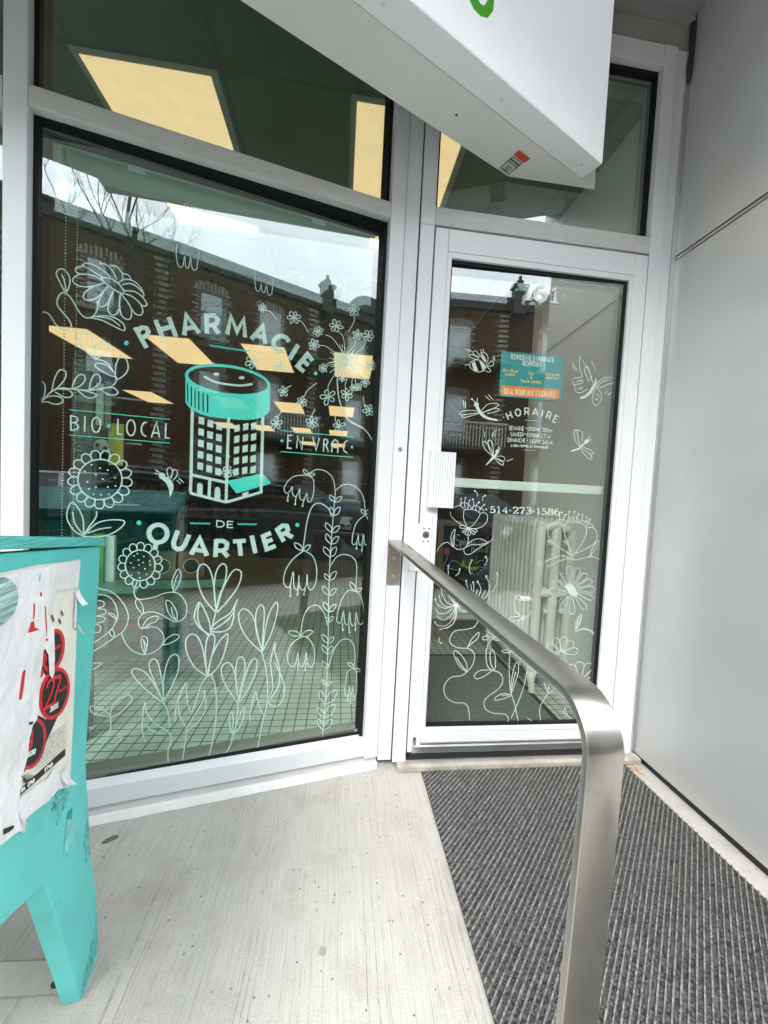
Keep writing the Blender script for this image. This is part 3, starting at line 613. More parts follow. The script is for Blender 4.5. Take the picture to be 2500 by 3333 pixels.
b = MB(); b.add(under([(1671, 503), (1690, 488), (1727, 516), (1706, 532)], 0.0007), [(0, 1, 2, 3)]); b.build('warning_band', plain('warning_red', (0.55, 0.07, 0.03)), st)
b = MB()
for a, bb in (((1630, 545), (1671, 509)), ((1671, 509), (1698, 531)), ((1698, 531), (1657, 567)), ((1657, 567), (1630, 545)), ((1655, 523), (1683, 546)), ((1640, 548), (1653, 558)), ((1646, 543), (1660, 554)), ((1652, 538), (1666, 549))):
    P1, P2 = gz(*a, SZ - 0.001), gz(*bb, SZ - 0.001); d = (P2 - P1).normalized(); s_ = d.cross(Z) * 0.0016
    b.add([P1 - s_, P1 + s_, P2 + s_, P2 - s_], [(0, 1, 2, 3)])
for k, (a, bb) in enumerate((((1662, 521), (1667, 517)), ((1668, 526), (1672, 520)), ((1674, 530), (1679, 526)), ((1679, 535), (1684, 530)), ((1684, 539), (1689, 535)))):
    P1, P2 = gz(*a, SZ - 0.0012), gz(*bb, SZ - 0.0012); d = (P2 - P1).normalized(); s_ = d.cross(Z) * 0.004
    b.add([P1 - s_, P1 + s_, P2 + s_, P2 - s_], [(0, 1, 2, 3)])
b.build('print', P_blk, st)
# ------------------------------------------------------------------ handrail
hr = thing('handrail', (0.36, 0.47, 0), 'flat stainless steel handrail bending down to a post over the mat', 'handrail')
w2, th = 0.0265, 0.0065
path = []
Pa, Pb = Vector((0.2315, 1.5285, 0.944)), Vector((0.357, 0.515, 0.863))
for i in range(13): path.append(Pa.lerp(Pb, i / 12))
for px_l, px_r, zz in (((1838, 2253), (1946, 2248), 0.852),): pass
R_ = 0.065
dirn = (Pb - Pa).normalized()
for i in range(1, 15):
    t = i / 14 * rad(82)
    path.append(Pb + Vector((0.004, -1, 0)) * (R_ * math.sin(t)) + Vector((dirn.x, 0, dirn.z)) * (R_ * math.sin(t) * 0.25) - Z * (R_ * (1 - math.cos(t))))
e = path[-1]
for i in range(1, 13):
    t = i / 12
    path.append(Vector((e.x + (0.318 - e.x) * t ** 1.0 + 0.006 * math.sin(math.pi * t), e.y - 0.012 * t, e.z * (1 - t))))
b = MB(); k = len(path); vs = []
for i, p in enumerate(path):
    t = (path[min(i + 1, k - 1)] - path[max(i - 1, 0)]).normalized()
    sd_ = Vector((1, 0.03, 0)); sd_ = (sd_ - t * sd_.dot(t)).normalized(); nn = sd_.cross(t).normalized()
    if i < 2: nn = Z
    vs += [p - sd_ * w2 + nn * th, p + sd_ * w2 + nn * th, p + sd_ * w2 - nn * th, p - sd_ * w2 - nn * th]
fs = [(0, 1, 2, 3), (4 * k - 1, 4 * k - 2, 4 * k - 3, 4 * k - 4)]
for i in range(k - 1):
    for j in range(4): fs.append((4 * i + j, 4 * i + 4 + j, 4 * i + 4 + (j + 1) % 4, 4 * i + (j + 1) % 4))
b.add(vs, [f[::-1] for f in fs]); b.sm = [True] * len(b.sm)
o = b.build('bent_bar', M_steel, hr, bevel=0.0016)
MB().box(0.2055, 0.2575, 1.5225, 1.5305, 0.771, 0.938).build('mounting_plate', M_post, hr, bevel=0.001)
for x, z in ((0.2318, 0.876), (0.2305, 0.802)):
    b = MB(); b.cyl((x, 1.5224, z), (x, 1.519, z), 0.0068, 16); b.cyl((x, 1.519, z), (x, 1.5165, z), 0.0045, 6); b.build('bolt', M_alu, hr)
MB().box(0.275, 0.335, 0.44, 0.475, 0.0115, 0.017).build('foot_plate', M_post, hr, bevel=0.001)
# ------------------------------------------------------------------ ribbed rubber mat
mx0, mx1, my0, my1 = 0.384, 1.292, -0.35, 1.488
mtm = thing('ribbed_mat', (0.84, 0.9, 0), 'dark grey rubber doormat with diagonal ribs in front of the door', 'doormat')
M_mat = mat('speckled_rubber', (0.055, 0.056, 0.054), 0.6, var=0.9, scale=190, lo=0.40, hi=0.68, bump=1.0, bscale=330)
M_rib = mat('worn_rib_rubber', (0.165, 0.163, 0.154), 0.5, var=0.7, scale=120, lo=0.32, hi=0.68, bump=0.9, bscale=300)
MB().box(mx0, mx1, my0, my1, 0.0008, 0.0085).build('mat_base', M_mat, mtm, bevel=0.003)
b = MB(); ang = rad(44); d = Vector((math.cos(ang), math.sin(ang), 0)); q = Vector((-d.y, d.x, 0)); sp = 0.0142
cen = Vector(((mx0 + mx1) / 2, (my0 + my1) / 2, 0)); rr = random.Random(5)
for i in range(-110, 111):
    o_ = cen + q * (i * sp); ts = []
    lo, hi = -9, 9
    for ax, a0, a1 in ((0, mx0 + 0.001, mx1 - 0.001), (1, my0 + 0.001, my1 - 0.001)):
        t0, t1 = (a0 - o_[ax]) / d[ax], (a1 - o_[ax]) / d[ax]; lo, hi = max(lo, min(t0, t1)), min(hi, max(t0, t1))
    if hi - lo < 0.03: continue
    n_ = max(2, int((hi - lo) / 0.035)); vs = []
    for j in range(n_ + 1):
        p = o_ + d * (lo + (hi - lo) * j / n_); hw = 0.0027 + 0.0012 * (rr.random() - 0.5); h = 0.0128 + 0.0018 * (rr.random() - 0.5)
        vs += [p - q * hw + Z * 0.008, p - q * hw * .55 + Z * h, p + q * hw * .55 + Z * h, p + q * hw + Z * 0.008]
    fs = []
    for j in range(n_):
        for kk in range(3): fs.append((4 * j + kk, 4 * j + 4 + kk, 4 * j + 5 + kk, 4 * j + 1 + kk))
    fs += [(0, 1, 2, 3), (4 * n_ + 3, 4 * n_ + 2, 4 * n_ + 1, 4 * n_)]
    b.add(vs, fs)
b.build('rib', M_rib, mtm)
# small litter
def blob(name, px, py, r, hgt, mt, label, cat, group=None, el=1.6, rot=0.4, seed=1):
    c = gz(px, py, 0.0); rr = random.Random(seed); n = 11
    top = []; 
    for i in range(n):
        a = 2 * math.pi * i / n; k_ = r * (0.75 + 0.45 * rr.random()); x, y = k_ * math.cos(a) * el, k_ * math.sin(a)
        top.append(Vector((c.x + x * math.cos(rot) - y * math.sin(rot), c.y + x * math.sin(rot) + y * math.cos(rot), 0.0006)))
    b = MB(); b.prism(top, (0, 0, hgt)); return tag(b.build(name, mt, org=c), label, cat, group)
blob('dry_leaf', 362, 2731, 0.0105, 0.002, plain('dead_leaf', (0.13, 0.115, 0.08), 0.8), 'small dead brown leaf lying on the concrete beside the teal stand', 'leaf', el=2.2, rot=0.5, seed=4)
blob('gum_spot', 1051, 3097, 0.0105, 0.0012, plain('old_gum', (0.27, 0.26, 0.245), 0.9), 'flattened grey chewing gum spot on the concrete pavement', 'gum', el=1.0, seed=9)
M_chip = mat('wood_chip', (0.42, 0.30, 0.22), 0.8, var=0.3, scale=40)
for i, (px, py, rx, rt) in enumerate(((2052, 2481, 0.006, 0.3), (2066, 2494, 0.005, 1.2), (2081, 2509, 0.008, 0.9), (2070, 2508, 0.004, 2.0), (2046, 2497, 0.005, 0.1), (2090, 2522, 0.004, 2.6), (2058, 2505, 0.004, 1.6))):
    blob('wood_chip', px, py, rx * 1.5, 0.004, M_chip, 'tan wood chip in the litter pile at the foot of the metal wall corner', 'wood chip', 'wood chips in the door corner', el=1.8, rot=rt, seed=i + 20)
# ------------------------------------------------------------------ teal plywood stand
Pc = Vector((-0.519, 0.913, 0)); T = Vector((0.204, -0.979, 0)).normalized(); NF = Vector((0.979, 0.204, 0)).normalized()
M_teal = mat('teal_paint', (0.105, 0.56, 0.53), 0.48, var=0.08, scale=9, dirt=0.30, bump=0.08, bscale=60)
M_ply = mat('teal_plywood_edge', (0.09, 0.46, 0.43), 0.6, var=0.4, scale=7, stretch=(4, 1, 60), bump=0.2)
stn = thing('teal_plywood_stand', Pc + T * 0.3, 'turquoise painted plywood stand covered in torn posters at the left edge', 'stand')
S_st = Sheet(Pc + NF * 0.0008, NF, step=4e-5)
def tz(px, py):
    h = hit(px, py, Pc, NF); return ((h - Pc).dot(T), h.z)
def TF(t, z, o=0.0): return Pc + T * t + Z * z + NF * o
right = [tz(*p) for p in [(327, 1778), (326, 1800), (321, 1909), (310, 2050), (298, 2197), (288, 2330), (281, 2446), (281, 2520), (283, 2556), (287, 2600), (295, 2769), (304, 2840), (312, 2904), (318, 3000), (320, 3056), (319, 3102), (312, 3148), (290, 3195), (264, 3241)]]
right[-1] = (right[-1][0], 0.004)
ap = tz(139, 2872); wv = 0.235
outl = right + [tz(205, 3065), (tz(150, 2891)[0] - 0.002, tz(150, 2891)[1]), ap, (ap[0] + 0.012, ap[1]), tz(40, 2975), tz(-90, 3110)]
tl = 0.62
outl += [(0.47, 0.05), (0.50, 0.004), (tl - 0.04, 0.004), (tl, 0.06), (tl - 0.02, 0.30), (tl - 0.03, 0.55), (tl - 0.02, 0.80), (tl - 0.005, 1.055)]
b = MB(); b.prism([TF(t, z, 0) for t, z in outl], -NF * 0.034); b.build('end_panel', M_teal, stn, bevel=0.002, tri=False)
b = MB(); b.prism([TF(t, z if z > 0.9 else z, -0.72) for t, z in outl], -NF * 0.034); b.build('end_panel', M_teal, stn, bevel=0.002)
zr, zl = 0.9855, 1.0985
def slab(t, dz): return 0.9855 + (1.031 - 0.9855) * t / 0.355 + dz
b = MB(); c = []
for dz in (0.0, 0.0165): c += [TF(-0.006, slab(-0.006, dz), 0.006), TF(tl + 0.02, slab(tl + 0.02, dz), 0.006), TF(tl + 0.02, slab(tl + 0.02, dz), -0.78), TF(-0.006, slab(-0.006, dz), -0.78)]
b.hexa(c); b.build('top_board', M_ply, stn, bevel=0.0015)
b = MB(); c = []
for dz in (0.0168, 0.0185): c += [TF(-0.004, slab(-0.004, dz), 0.004), TF(tl + 0.018, slab(tl + 0.018, dz), 0.004), TF(tl + 0.018, slab(tl + 0.018, dz), -0.778), TF(-0.004, slab(-0.004, dz), -0.778)]
b.hexa(c); b.build('top_sheet', mat('teal_top_paint', (0.10, 0.42, 0.41), 0.3, var=0.25, scale=4, stretch=(1, 6, 1), dirt=0.4), stn)
for t in (0.05, 0.5): 
    b = MB(); b.hexa([TF(t, 0.60, -0.034), TF(t + 0.03, 0.60, -0.034), TF(t + 0.03, 0.60, -0.72), TF(t, 0.60, -0.72), TF(t, 0.95, -0.034), TF(t + 0.03, 0.95, -0.034), TF(t + 0.03, 0.95, -0.72), TF(t, 0.95, -0.72)]); b.build('side_board', M_teal, stn)
# recess patch, chips of paint
b = MB(); cc = crop(0, 1700, .4975)
S_st.fill(b, cc((440, 1905), (475, 1862), (470, 1940), (440, 1945))); b.build('chip', mat('bare_teal', (0.03, 0.27, 0.25), 0.7), stn, tri=True)
b = MB(); S_st.fill(b, cc((440, 1948), (472, 1950), (515, 1975), (508, 2060), (470, 2150), (425, 2165), (420, 2140)))
b.build('filler_patch', mat('teal_filler', (0.16, 0.60, 0.57), 0.5, var=0.3, scale=30, bump=0.5), stn, tri=True)
# posters
def layer(name, mt, polys, off, sm=0):
    for p in polys:
        pp = smooth(p, sm, True)[:-1] if sm else p
        S_st.k += 1
        MB().add([S_st.at(*S_st.uv(x), off + (S_st.k % 40) * 1e-5) for x in pp], [tuple(range(len(pp)))]).build(name, mt, stn, tri=True)
M_paper = mat('weathered_paper', (0.76, 0.76, 0.765), 0.8, var=0.08, scale=9, bump=1.0, bscale=16, bdist=0.012, dirt=0.18)
M_old = mat('cream_paper', (0.76, 0.74, 0.66), 0.8, var=0.07, scale=11, bump=0.8, bscale=22, bdist=0.006, dirt=0.15)
layer('poster', M_old, [cc((523, 243), (515, 330), (505, 440), (513, 520), (497, 500), (485, 580), (487, 650), (490, 712), (502, 695), (492, 950), (480, 1250), (460, 1650), (455, 1700), (440, 1735), (410, 1725), (370, 1750), (300, 1830), (215, 1890), (150, 1965), (150, 2035), (120, 2020), (75, 2045), (0, 2110), (-500, 2300), (-700, 1500), (-700, 500), (0, 330), (100, 310), (240, 280), (400, 262))], 0.0002)
def ell(cx, cy, rx, ry, rot, n=28, a0=0, a1=360):
    return cc(*[(cx + rx * math.cos(rad(a)) * math.cos(rot) - ry * math.sin(rad(a)) * math.sin(rot), cy + rx * math.cos(rad(a)) * math.sin(rot) + ry * math.sin(rad(a)) * math.cos(rot)) for a in [a0 + (a1 - a0) * i / n for i in range(n)]])
layer('poster_print', P_blk, [cc((225, 1250), (300, 1290), (390, 1240), (300, 1440), (240, 1540), (150, 1640), (140, 1600)), cc((262, 860), (345, 980), (300, 1010), (280, 980), (255, 930)), cc((128, 1745), (425, 1478), (425, 1525), (118, 1800))], 0.0005)
layer('poster_print', P_red, [ell(352, 1120, 98, 175, 0.22), ell(205, 1450, 88, 172, 0.22), ell(345, 840, 72, 145, 0.2), ell(262, 985, 18, 35, 0.1)], 0.0009)
layer('poster_print', P_blk, [ell(353, 1120, 78, 150, 0.22), ell(203, 1450, 70, 147, 0.22), ell(342, 840, 52, 118, 0.2)], 0.0014)
b = MB(); S_st.k = 0
sv = Sheet(Pc + NF * 0.0033, NF, 1e-5)
for ln in (cc((308, 1085), (315, 1050), (345, 1025), (352, 1060), (335, 1120), (300, 1205), (292, 1220), (345, 1190)), cc((350, 1020), (395, 1010), (385, 1060), (365, 1130), (352, 1185)), cc((185, 1400), (200, 1365), (212, 1390), (205, 1430), (190, 1440), (183, 1415)), cc((210, 1400), (205, 1460), (180, 1495)), cc((280, 890), (295, 870), (300, 900), (275, 920))): sv.stroke(b, ln, 7, 3, caps=False)
b.build('poster_lettering', P_red, stn); b = MB(); sv.text(b, 'MILLION', cc((385, 1112))[0], cc((432, 1085))[0], 7, 2.2); b.build('poster_lettering', P_red, stn); b = MB(); sv.text(b, 'MILLION', cc((348, 838))[0], cc((395, 815))[0], 9, 2.5)
b.build('poster_lettering', P_red, stn)
for t_, a_, c_, h_, w_ in (('2021', (328, 1240), (380, 1205), 13, 3.6), ('2020', (172, 1540), (230, 1508), 13, 3.6), ('2', (343, 918), (356, 905), 13, 3.6), ('in the', (140, 1768), (222, 1695), 14, 4), ('the', (290, 1632), (340, 1590), 13, 4)):
    b = MB(); sv.text(b, t_, cc(a_)[0], cc(c_)[0], h_, w_); b.build('poster_lettering', P_white, stn)
rr = random.Random(11)
for i in range(14):
    t, z, r = rr.uniform(0.0, 0.30), rr.uniform(0.25, 0.92), rr.uniform(0.0008, 0.0022); a0 = rr.uniform(0, 6)
    MB().add([TF(t + r * math.cos(a + a0) * rr.uniform(.5, 1.4), z + r * 1.8 * math.sin(a + a0) * rr.uniform(.6, 1.2), 0.0004) for a in [j * 0.9 for j in range(7)]], [tuple(range(6, -1, -1))]).build('paint_chip', mat('chipped_dark', (0.03, 0.15, 0.14), 0.8), stn)
gm_, gn, gb = node_mat('foot_grime'); gb.inputs['Base Color'].default_value = (0.035, 0.035, 0.03, 1); gb.inputs['Roughness'].default_value = 0.9
gno = gn.nodes.new('ShaderNodeTexNoise'); gno.inputs['Scale'].default_value = 130; gno.inputs['Detail'].default_value = 8; gmr = gn.nodes.new('ShaderNodeMapRange'); gmr.inputs['From Min'].default_value = 0.46; gmr.inputs['From Max'].default_value = 0.68; gmr.inputs['To Max'].default_value = 0.5
gtc = gn.nodes.new('ShaderNodeTexCoord'); gn.links.new(gtc.outputs['Object'], gno.inputs['Vector']); gn.links.new(gno.outputs['Fac'], gmr.inputs['Value']); gn.links.new(gmr.outputs['Result'], gb.inputs['Alpha'])
for poly in ([(-0.024, 0.02), (0.0, 0.014), (0.04, 0.006), (0.064, 0.01), (0.066, 0.03), (0.04, 0.055), (0.012, 0.085), (-0.012, 0.12), (-0.024, 0.10)], [(0.03, 0.30), (0.06, 0.30), (0.07, 0.36), (0.05, 0.40), (0.035, 0.36)], [(0.14, 0.52), (0.19, 0.50), (0.21, 0.55), (0.17, 0.60)]):
    MB().add([TF(t_, z_, 0.0005) for t_, z_ in poly], [tuple(range(len(poly)))]).build('grime_stain', gm_, stn, tri=True)
def flap(p, q, ln, w_, out):
    A, B = S_st.uv(cc(p)[0]), S_st.uv(cc(q)[0]); b = MB(); vs = []
    for i in range(7):
        f = i / 6; vs += [S_st.at(A[0] - ln * f * w_[0], A[1] - ln * f * w_[1], 0.0042 + out * f * f), S_st.at(B[0] - ln * f * w_[0] * .6, B[1] - ln * f * w_[1] * .7, 0.0042 + out * .8 * f * f)]
    b.add(vs, [(2 * i, 2 * i + 1, 2 * i + 3, 2 * i + 2) for i in range(6)], True); b.build('paper_flap', M_paper, stn)
flap((500, 430), (478, 470), 0.035, (-.3, 1), 0.012); flap((495, 690), (470, 640), 0.02, (-.4, .9), 0.008); flap((430, 1640), (380, 1665), 0.03, (-.2, 1), 0.012); flap((120, 1900), (100, 1900), 0.035, (-.2, 1), 0.010)
b = MB(); rr = random.Random(2)
for i in range(9):
    a0 = (250 + 20 * i * 0.2, 1600 - i * 26); sv.ribbon(b, [sv.uv(p) for p in cc((225 + i * 6, 1625 - i * 22), (435, 1480 - i * 21))], 0.0006, caps=False)
for i in range(60):
    x, y = rr.uniform(270, 425), 0; y = 1600 - (x - 225) * 0.68 - rr.uniform(5, 130); sv.ribbon(b, [sv.uv(p) for p in cc((x, y), (x + 3, y - 17))], 0.0006, caps=False)
for i in range(7): sv.ribbon(b, [sv.uv(p) for p in cc((165, 1705), (140 + i * 14, 1640 + abs(i - 3) * 6))], 0.0018, caps=False)
for p in (((308, 590), (316, 610)), ((340, 605), (355, 650)), ((402, 578), (413, 612)), ((387, 632), (400, 662)), ((100, 400), (118, 385)), ((125, 380), (160, 400))): sv.ribbon(b, [sv.uv(x) for x in cc(*p)], 0.0035, caps=False)
b.build('poster_print', P_blk, stn)
o = layer('torn_paper', M_paper, [cc((240, 300), (400, 265), (515, 255), (500, 425), (360, 450), (310, 540), (300, 600), (340, 690), (345, 850), (343, 985), (330, 1025), (310, 1000), (303, 870), (283, 830), (270, 835), (262, 940), (255, 960), (245, 1050), (238, 1230), (228, 1290), (200, 1330), (178, 1420), (165, 1540), (145, 1610), (128, 1690), (112, 1800), (150, 1960), (150, 2035), (120, 2020), (75, 2045), (0, 2110), (-500, 2300), (-700, 1500), (-700, 500), (0, 345), (100, 318)), cc((480, 440), (513, 520), (497, 505), (483, 700), (470, 690)), cc((428, 1600), (380, 1650), (330, 1620), (300, 1680), (200, 1740), (115, 1810), (100, 1990), (215, 1890), (300, 1830), (370, 1750), (440, 1735))], 0.0030)
layer('red_drip', P_red, [cc((163, 725), (175, 690), (185, 655), (205, 648), (210, 690), (242, 700), (215, 712), (190, 718)), cc((105, 1162), (118, 1050), (128, 985), (140, 965), (150, 968), (145, 1000), (135, 1090), (122, 1160)), cc((243, 462), (255, 455), (258, 485), (246, 485)), cc((283, 760), (300, 765), (292, 780), (284, 778)), cc((202, 530), (212, 535), (208, 620), (200, 640)), cc((275, 540), (283, 560), (292, 700), (288, 750))], 0.0035)
layer('torn_gap', M_teal, [cc((237, 370), (247, 322), (249, 350), (242, 400))], 0.0035)
layer('paper_tag', P_blk, [cc((170, 1310), (200, 1305), (196, 1325), (172, 1328)), cc((0, 2010), (70, 1985), (72, 2005), (40, 2030), (0, 2050))], 0.0036)
# round bung on the face, base plate on the ground
cb = Vector(TF(0.3635, 0.962)); b = MB()
for i, (r0, o0, o1) in enumerate(((0.036, 0.0, 0.003), (0.033, 0.003, 0.006), (0.030, 0.006, 0.009), (0.027, 0.009, 0.012))):
    b.cyl(cb + NF * o0, cb + NF * o1, r0, 40, r0 * 0.97)
b.build('round_plug', mat('layered_plywood', (0.30, 0.46, 0.42), 0.6, var=0.6, scale=10, stretch=(1, 1, 30)), stn)
b = MB(); b.prism([Vector((-0.80, 0.935, 0.001)), Vector((-0.555, 0.925, 0.001)), Vector((-0.512, 0.862, 0.001)), Vector((-0.78, 0.868, 0.001))], (0, 0, 0.005))
b.build('base_plate', mat('dull_galvanised_steel', (0.40, 0.385, 0.35), 0.5, 0.6, var=0.12, scale=20, dirt=0.3), stn, bevel=0.001)
h = gz(184, 3199, 0.0062); b = MB(); b.cyl(h, h + Z * 0.0006, 0.0105, 18); b.build('bolt_hole', M_dark, stn)
# ------------------------------------------------------------------ vinyl drawings and lettering on the big window
c1 = crop(0, 0, .7836); c3 = crop(0, 800, .42194); c4 = crop(650, 800, .42194); c5 = crop(0, 1300, .42194); c6 = crop(600, 1300, .42194)
c7 = crop(200, 1850, .36166); c8 = crop(700, 1850, .36166); cC = crop(100, 500, .36166); c9 = crop(1350, 800, .42194); c10 = crop(1350, 1400, .42194)
c11 = crop(1300, 1900, .4521); cA = crop(1400, 1550, .22607); cB = crop(1750, 1600, .22607)
def P(s):
    v = [float(x) for x in s.replace(',', ' ').split()]; return list(zip(v[0::2], v[1::2]))
def draw(name, S, cr, lines, w, mt=None, parent=None, taper=True, dots=(), fills=(), sfills=()):
    b = MB()
    for ln in lines:
        p = P(ln); S.stroke(b, cr(*p), w * (0.84 if S is S_win else 0.72), 6, taper=False)
    for x, y, r in dots: S.dot(b, cr((x, y))[0], r)
    for f in fills: S.fill(b, cr(*P(f)))
    for f in sfills: S.fill(b, cr(*P(f)), 5)
    return b.build(name, mt or M_vinyl, parent or win, tri=bool(fills or sfills))
draw('bird_feet_drawing', S_win, cC, ['1355,605 1365,520 1385,460 1410,452 1425,528 1445,470 1468,478 1478,560 1490,482 1515,490 1530,560 1532,630', '1318,820 1310,900 1325,1000 1350,1022 1370,1000 1386,925 1395,1010 1415,1032 1430,990 1440,932 1450,1020 1475,1050 1495,1030 1505,960 1515,890'], 3.8)
draw('bird_feet_drawing', S_win, c4, ['428,200 425,260 435,335 455,352 470,320 475,298 480,345 500,360 515,310 525,365 540,383 555,365 565,300 570,235', '210,120 260,140 330,165 400,185 428,200', '1050,340 1055,300 1075,320 1085,290 1100,320 1115,360 1130,260 1250,275 1320,275', '1310,235 1365,272 1290,268', '690,215 720,200 760,215 820,245 750,240'], 3.2, dots=((1270, 220, 5), (700, 210, 4)))
draw('daisy_drawing', S_win, cC, [
 '640,1115 720,1125 790,1170 835,1230 832,1262 770,1235 690,1180 640,1130 640,1115', '645,1140 560,1098 450,1085 385,1120 390,1165 460,1195 560,1195 650,1165', '640,1110 560,1060 480,1018 415,1025 405,1060 440,1080', '720,1110 650,1050 560,1000 490,985 470,1010', '775,1130 740,1060 680,1000 620,990', '830,1130 820,1070 770,1015 720,1008', '900,1130 880,1095 835,1080', '790,1160 850,1130 930,1150 985,1200 1010,1240', '830,1180 900,1170 970,1210 1020,1270 1000,1285', '850,1235 930,1240 1000,1285 1045,1350 1030,1372 1000,1365', '855,1265 920,1290 985,1350 1010,1420 985,1455 940,1440 915,1405', '815,1265 860,1320 905,1400 900,1480 860,1490 820,1455 800,1380 805,1270', '745,1240 710,1320 695,1400 725,1450 770,1445 795,1400', '700,1195 640,1270 610,1350 640,1380 690,1350 735,1250', '660,1165 560,1200 490,1250 475,1300 520,1320 600,1295 690,1195',
 '600,1330 600,1400 570,1455 530,1478 480,1470 420,1400 370,1310 320,1260 280,1255 245,1300 240,1360 280,1420 340,1490 365,1545 350,1580 300,1585 230,1540 180,1465 140,1430 100,1435 80,1475', '310,1250 260,1150 232,1085 250,1045 290,1040 335,1080 355,1140 345,1200 325,1245', '280,1085 305,1150 318,1235', '535,1478 620,1460 730,1470 810,1510 848,1560 835,1592 760,1560 640,1500 540,1478', '600,1468 720,1490 800,1548'], 5.2)
draw('leafy_branch_drawing', S_win, c3, ['730,870 650,800 610,740 625,690 670,680 715,720 735,800 735,870', '735,800 760,750 800,735 840,770 820,820 770,855 735,875', '735,875 800,890 850,930 890,1000 900,1030', '890,1015 895,920 930,855 970,870 990,930 975,980 930,1020 890,1030', '895,1010 850,1000 760,950 735,920 760,905 830,925 880,980', '905,1030 870,1080 800,1100 680,1115 560,1105 470,1098 400,1125 340,1180 310,1215', '690,1110 700,1050 730,995 765,1000 775,1040 750,1080 700,1110', '555,1105 575,1040 610,998 650,1000 655,1040 620,1080 565,1105', '400,1125 420,1030 460,960 505,970 505,1020 460,1080 410,1120', '325,1200 305,1110 310,1050 340,1060 350,1110 335,1180', '770,1100 830,1145 890,1150 910,1125 870,1095 790,1098', '600,1115 660,1165 720,1172 745,1150 700,1130 620,1110', '430,1130 490,1165 540,1168 560,1140 520,1110 450,1105', '320,1200 370,1165 440,1160 485,1185 470,1215 420,1222 370,1205 320,1205'], 5.0)
def lines_part(S, cr, segs, w, mt, parent, wavy=(), dots=()):
    b = MB()
    for s_ in segs: S.ribbon(b, [S.uv(p) for p in cr(*P(s_))], w * S.px(cr(P(s_)[0])[0]), caps=False)
    for (x0, y0, x1, y1, k, am) in wavy:
        S.stroke(b, cr(*[(x0 + (x1 - x0) * i / (2 * k), y0 + (y1 - y0) * i / (2 * k) + (am if i % 2 else -am)) for i in range(2 * k + 1)]), w, 4)
    for x, y, r in dots: S.dot(b, cr((x, y))[0], r)
    return b.build('rule', mt, parent)
lines_part(S_win, c5, ['537,80 1312,155', '535,275 1310,337'], 3.0, M_teal_v, win, dots=((840, 204, 6),))
lines_part(S_win, c6, ['745,240 1307,292', '740,402 1300,447'], 2.8, M_teal_v, win, dots=((752, 320, 5.2), (1292, 368, 4.8)))
lines_part(S_win, c4, [], 3.0, M_teal_v, win, wavy=((80, 768, 380, 816, 11, 6),), dots=((895, 985, 6.2),))
lines_part(S_win, c3, [], 3.0, M_teal_v, win, dots=((976, 750, 7.5),))
lines_part(S_win, c6, [], 3.0, M_teal_v, win, wavy=((45, 955, 200, 958, 6, 5), (412, 961, 555, 964, 6, 5)), dots=((872, 968, 6.5),))
lines_part(S_win, c5, [], 3.0, M_teal_v, win, dots=((1073, 952, 7.8),))
def thick(S, cr, groups, w, name='lettering', mt=None, parent=None, contrast=None):
    b = MB()
    for g in groups:
        q = cr(*P(g)); S.ribbon(b, [S.uv(p) for p in q], w * S.px(q[0]), caps=False, contrast=contrast)
    return b.build(name, mt or M_vinyl, parent or win)
def pts_arc(cx, cy, rx, ry, a0, a1, n=14, rot=0): return ' '.join('%.1f,%.1f' % (cx + rx * math.cos(rad(a)) * math.cos(rad(rot)) - ry * math.sin(rad(a)) * math.sin(rad(rot)), cy + rx * math.cos(rad(a)) * math.sin(rad(rot)) + ry * math.sin(rad(a)) * math.cos(rad(rot))) for a in [a0 + (a1 - a0) * i / n for i in range(n + 1)])
thick(S_win, c3, ['1043,630 1131,788', '1060,660 1095,632 1130,636 1146,662 1136,690 1082,722', '1200,572 1256,716', '1302,550 1358,702', '1228,650 1330,622', '1422,692 1437,535 1538,674', '1428,640 1502,626'], 15.0)
thick(S_win, c4, ['52,520 56,678', '52,538 112,536 138,560 132,596 104,612 56,614', '98,606 146,676', '212,682 241,545 288,664 340,568 350,706', '398,720 486,618 507,760', '424,690 500,706', '690,742 668,708 636,694 600,702 574,732 570,768 588,800 618,814 650,808', '760,764 692,876', '872,888 832,836 754,930 806,972', '794,884 840,922'], 14.5)
thick(S_win, c6, ['246,1078 240,1216', '246,1092 300,1092 330,1112 324,1150 296,1166 242,1166', '292,1160 336,1214', '376,1096 474,1090', '424,1094 436,1206', '520,1050 548,1186', '668,1030 608,1056 636,1156 704,1130', '622,1102 680,1080', '710,992 768,1096', '718,1004 758,974 790,976 800,1004 786,1028 742,1048', '776,1030 836,1064', '50,1196 120,1072 176,1206', '74,1158 160,1170'], 14.5)
thick(S_win, c5, [pts_arc(1220, 1035, 70, 68, 0, 360, 28), '1207,1088 1196,1152', '1372,1012 1338,1104 1344,1138 1370,1156 1402,1150 1424,1126 1460,1044', '1478,1192 1540,1076 1596,1206'], 15.0)
b = MB(); S_win.text(b, 'DE', c6((250, 983))[0], c6((377, 990))[0], 20, 3.8, up=(0.02, -1), gap=.3); b.build('lettering', M_vinyl, win)
thick(S_win, c5, ['547,120 547,240', '547,124 590,136 602,158 590,176 550,182', '575,180 598,196 606,214 592,232 547,240', '656,128 654,250', pts_arc(743, 196, 33, 58, 90, 450, 26), '911,150 908,268 945,271', pts_arc(1011, 219, 33, 60, 90, 450, 26), '1134,176 1108,182 1092,214 1092,248 1106,276 1130,286', '1168,292 1208,176 1232,296', '1176,256 1222,262', '1280,184 1276,296 1310,300'], 4.8)
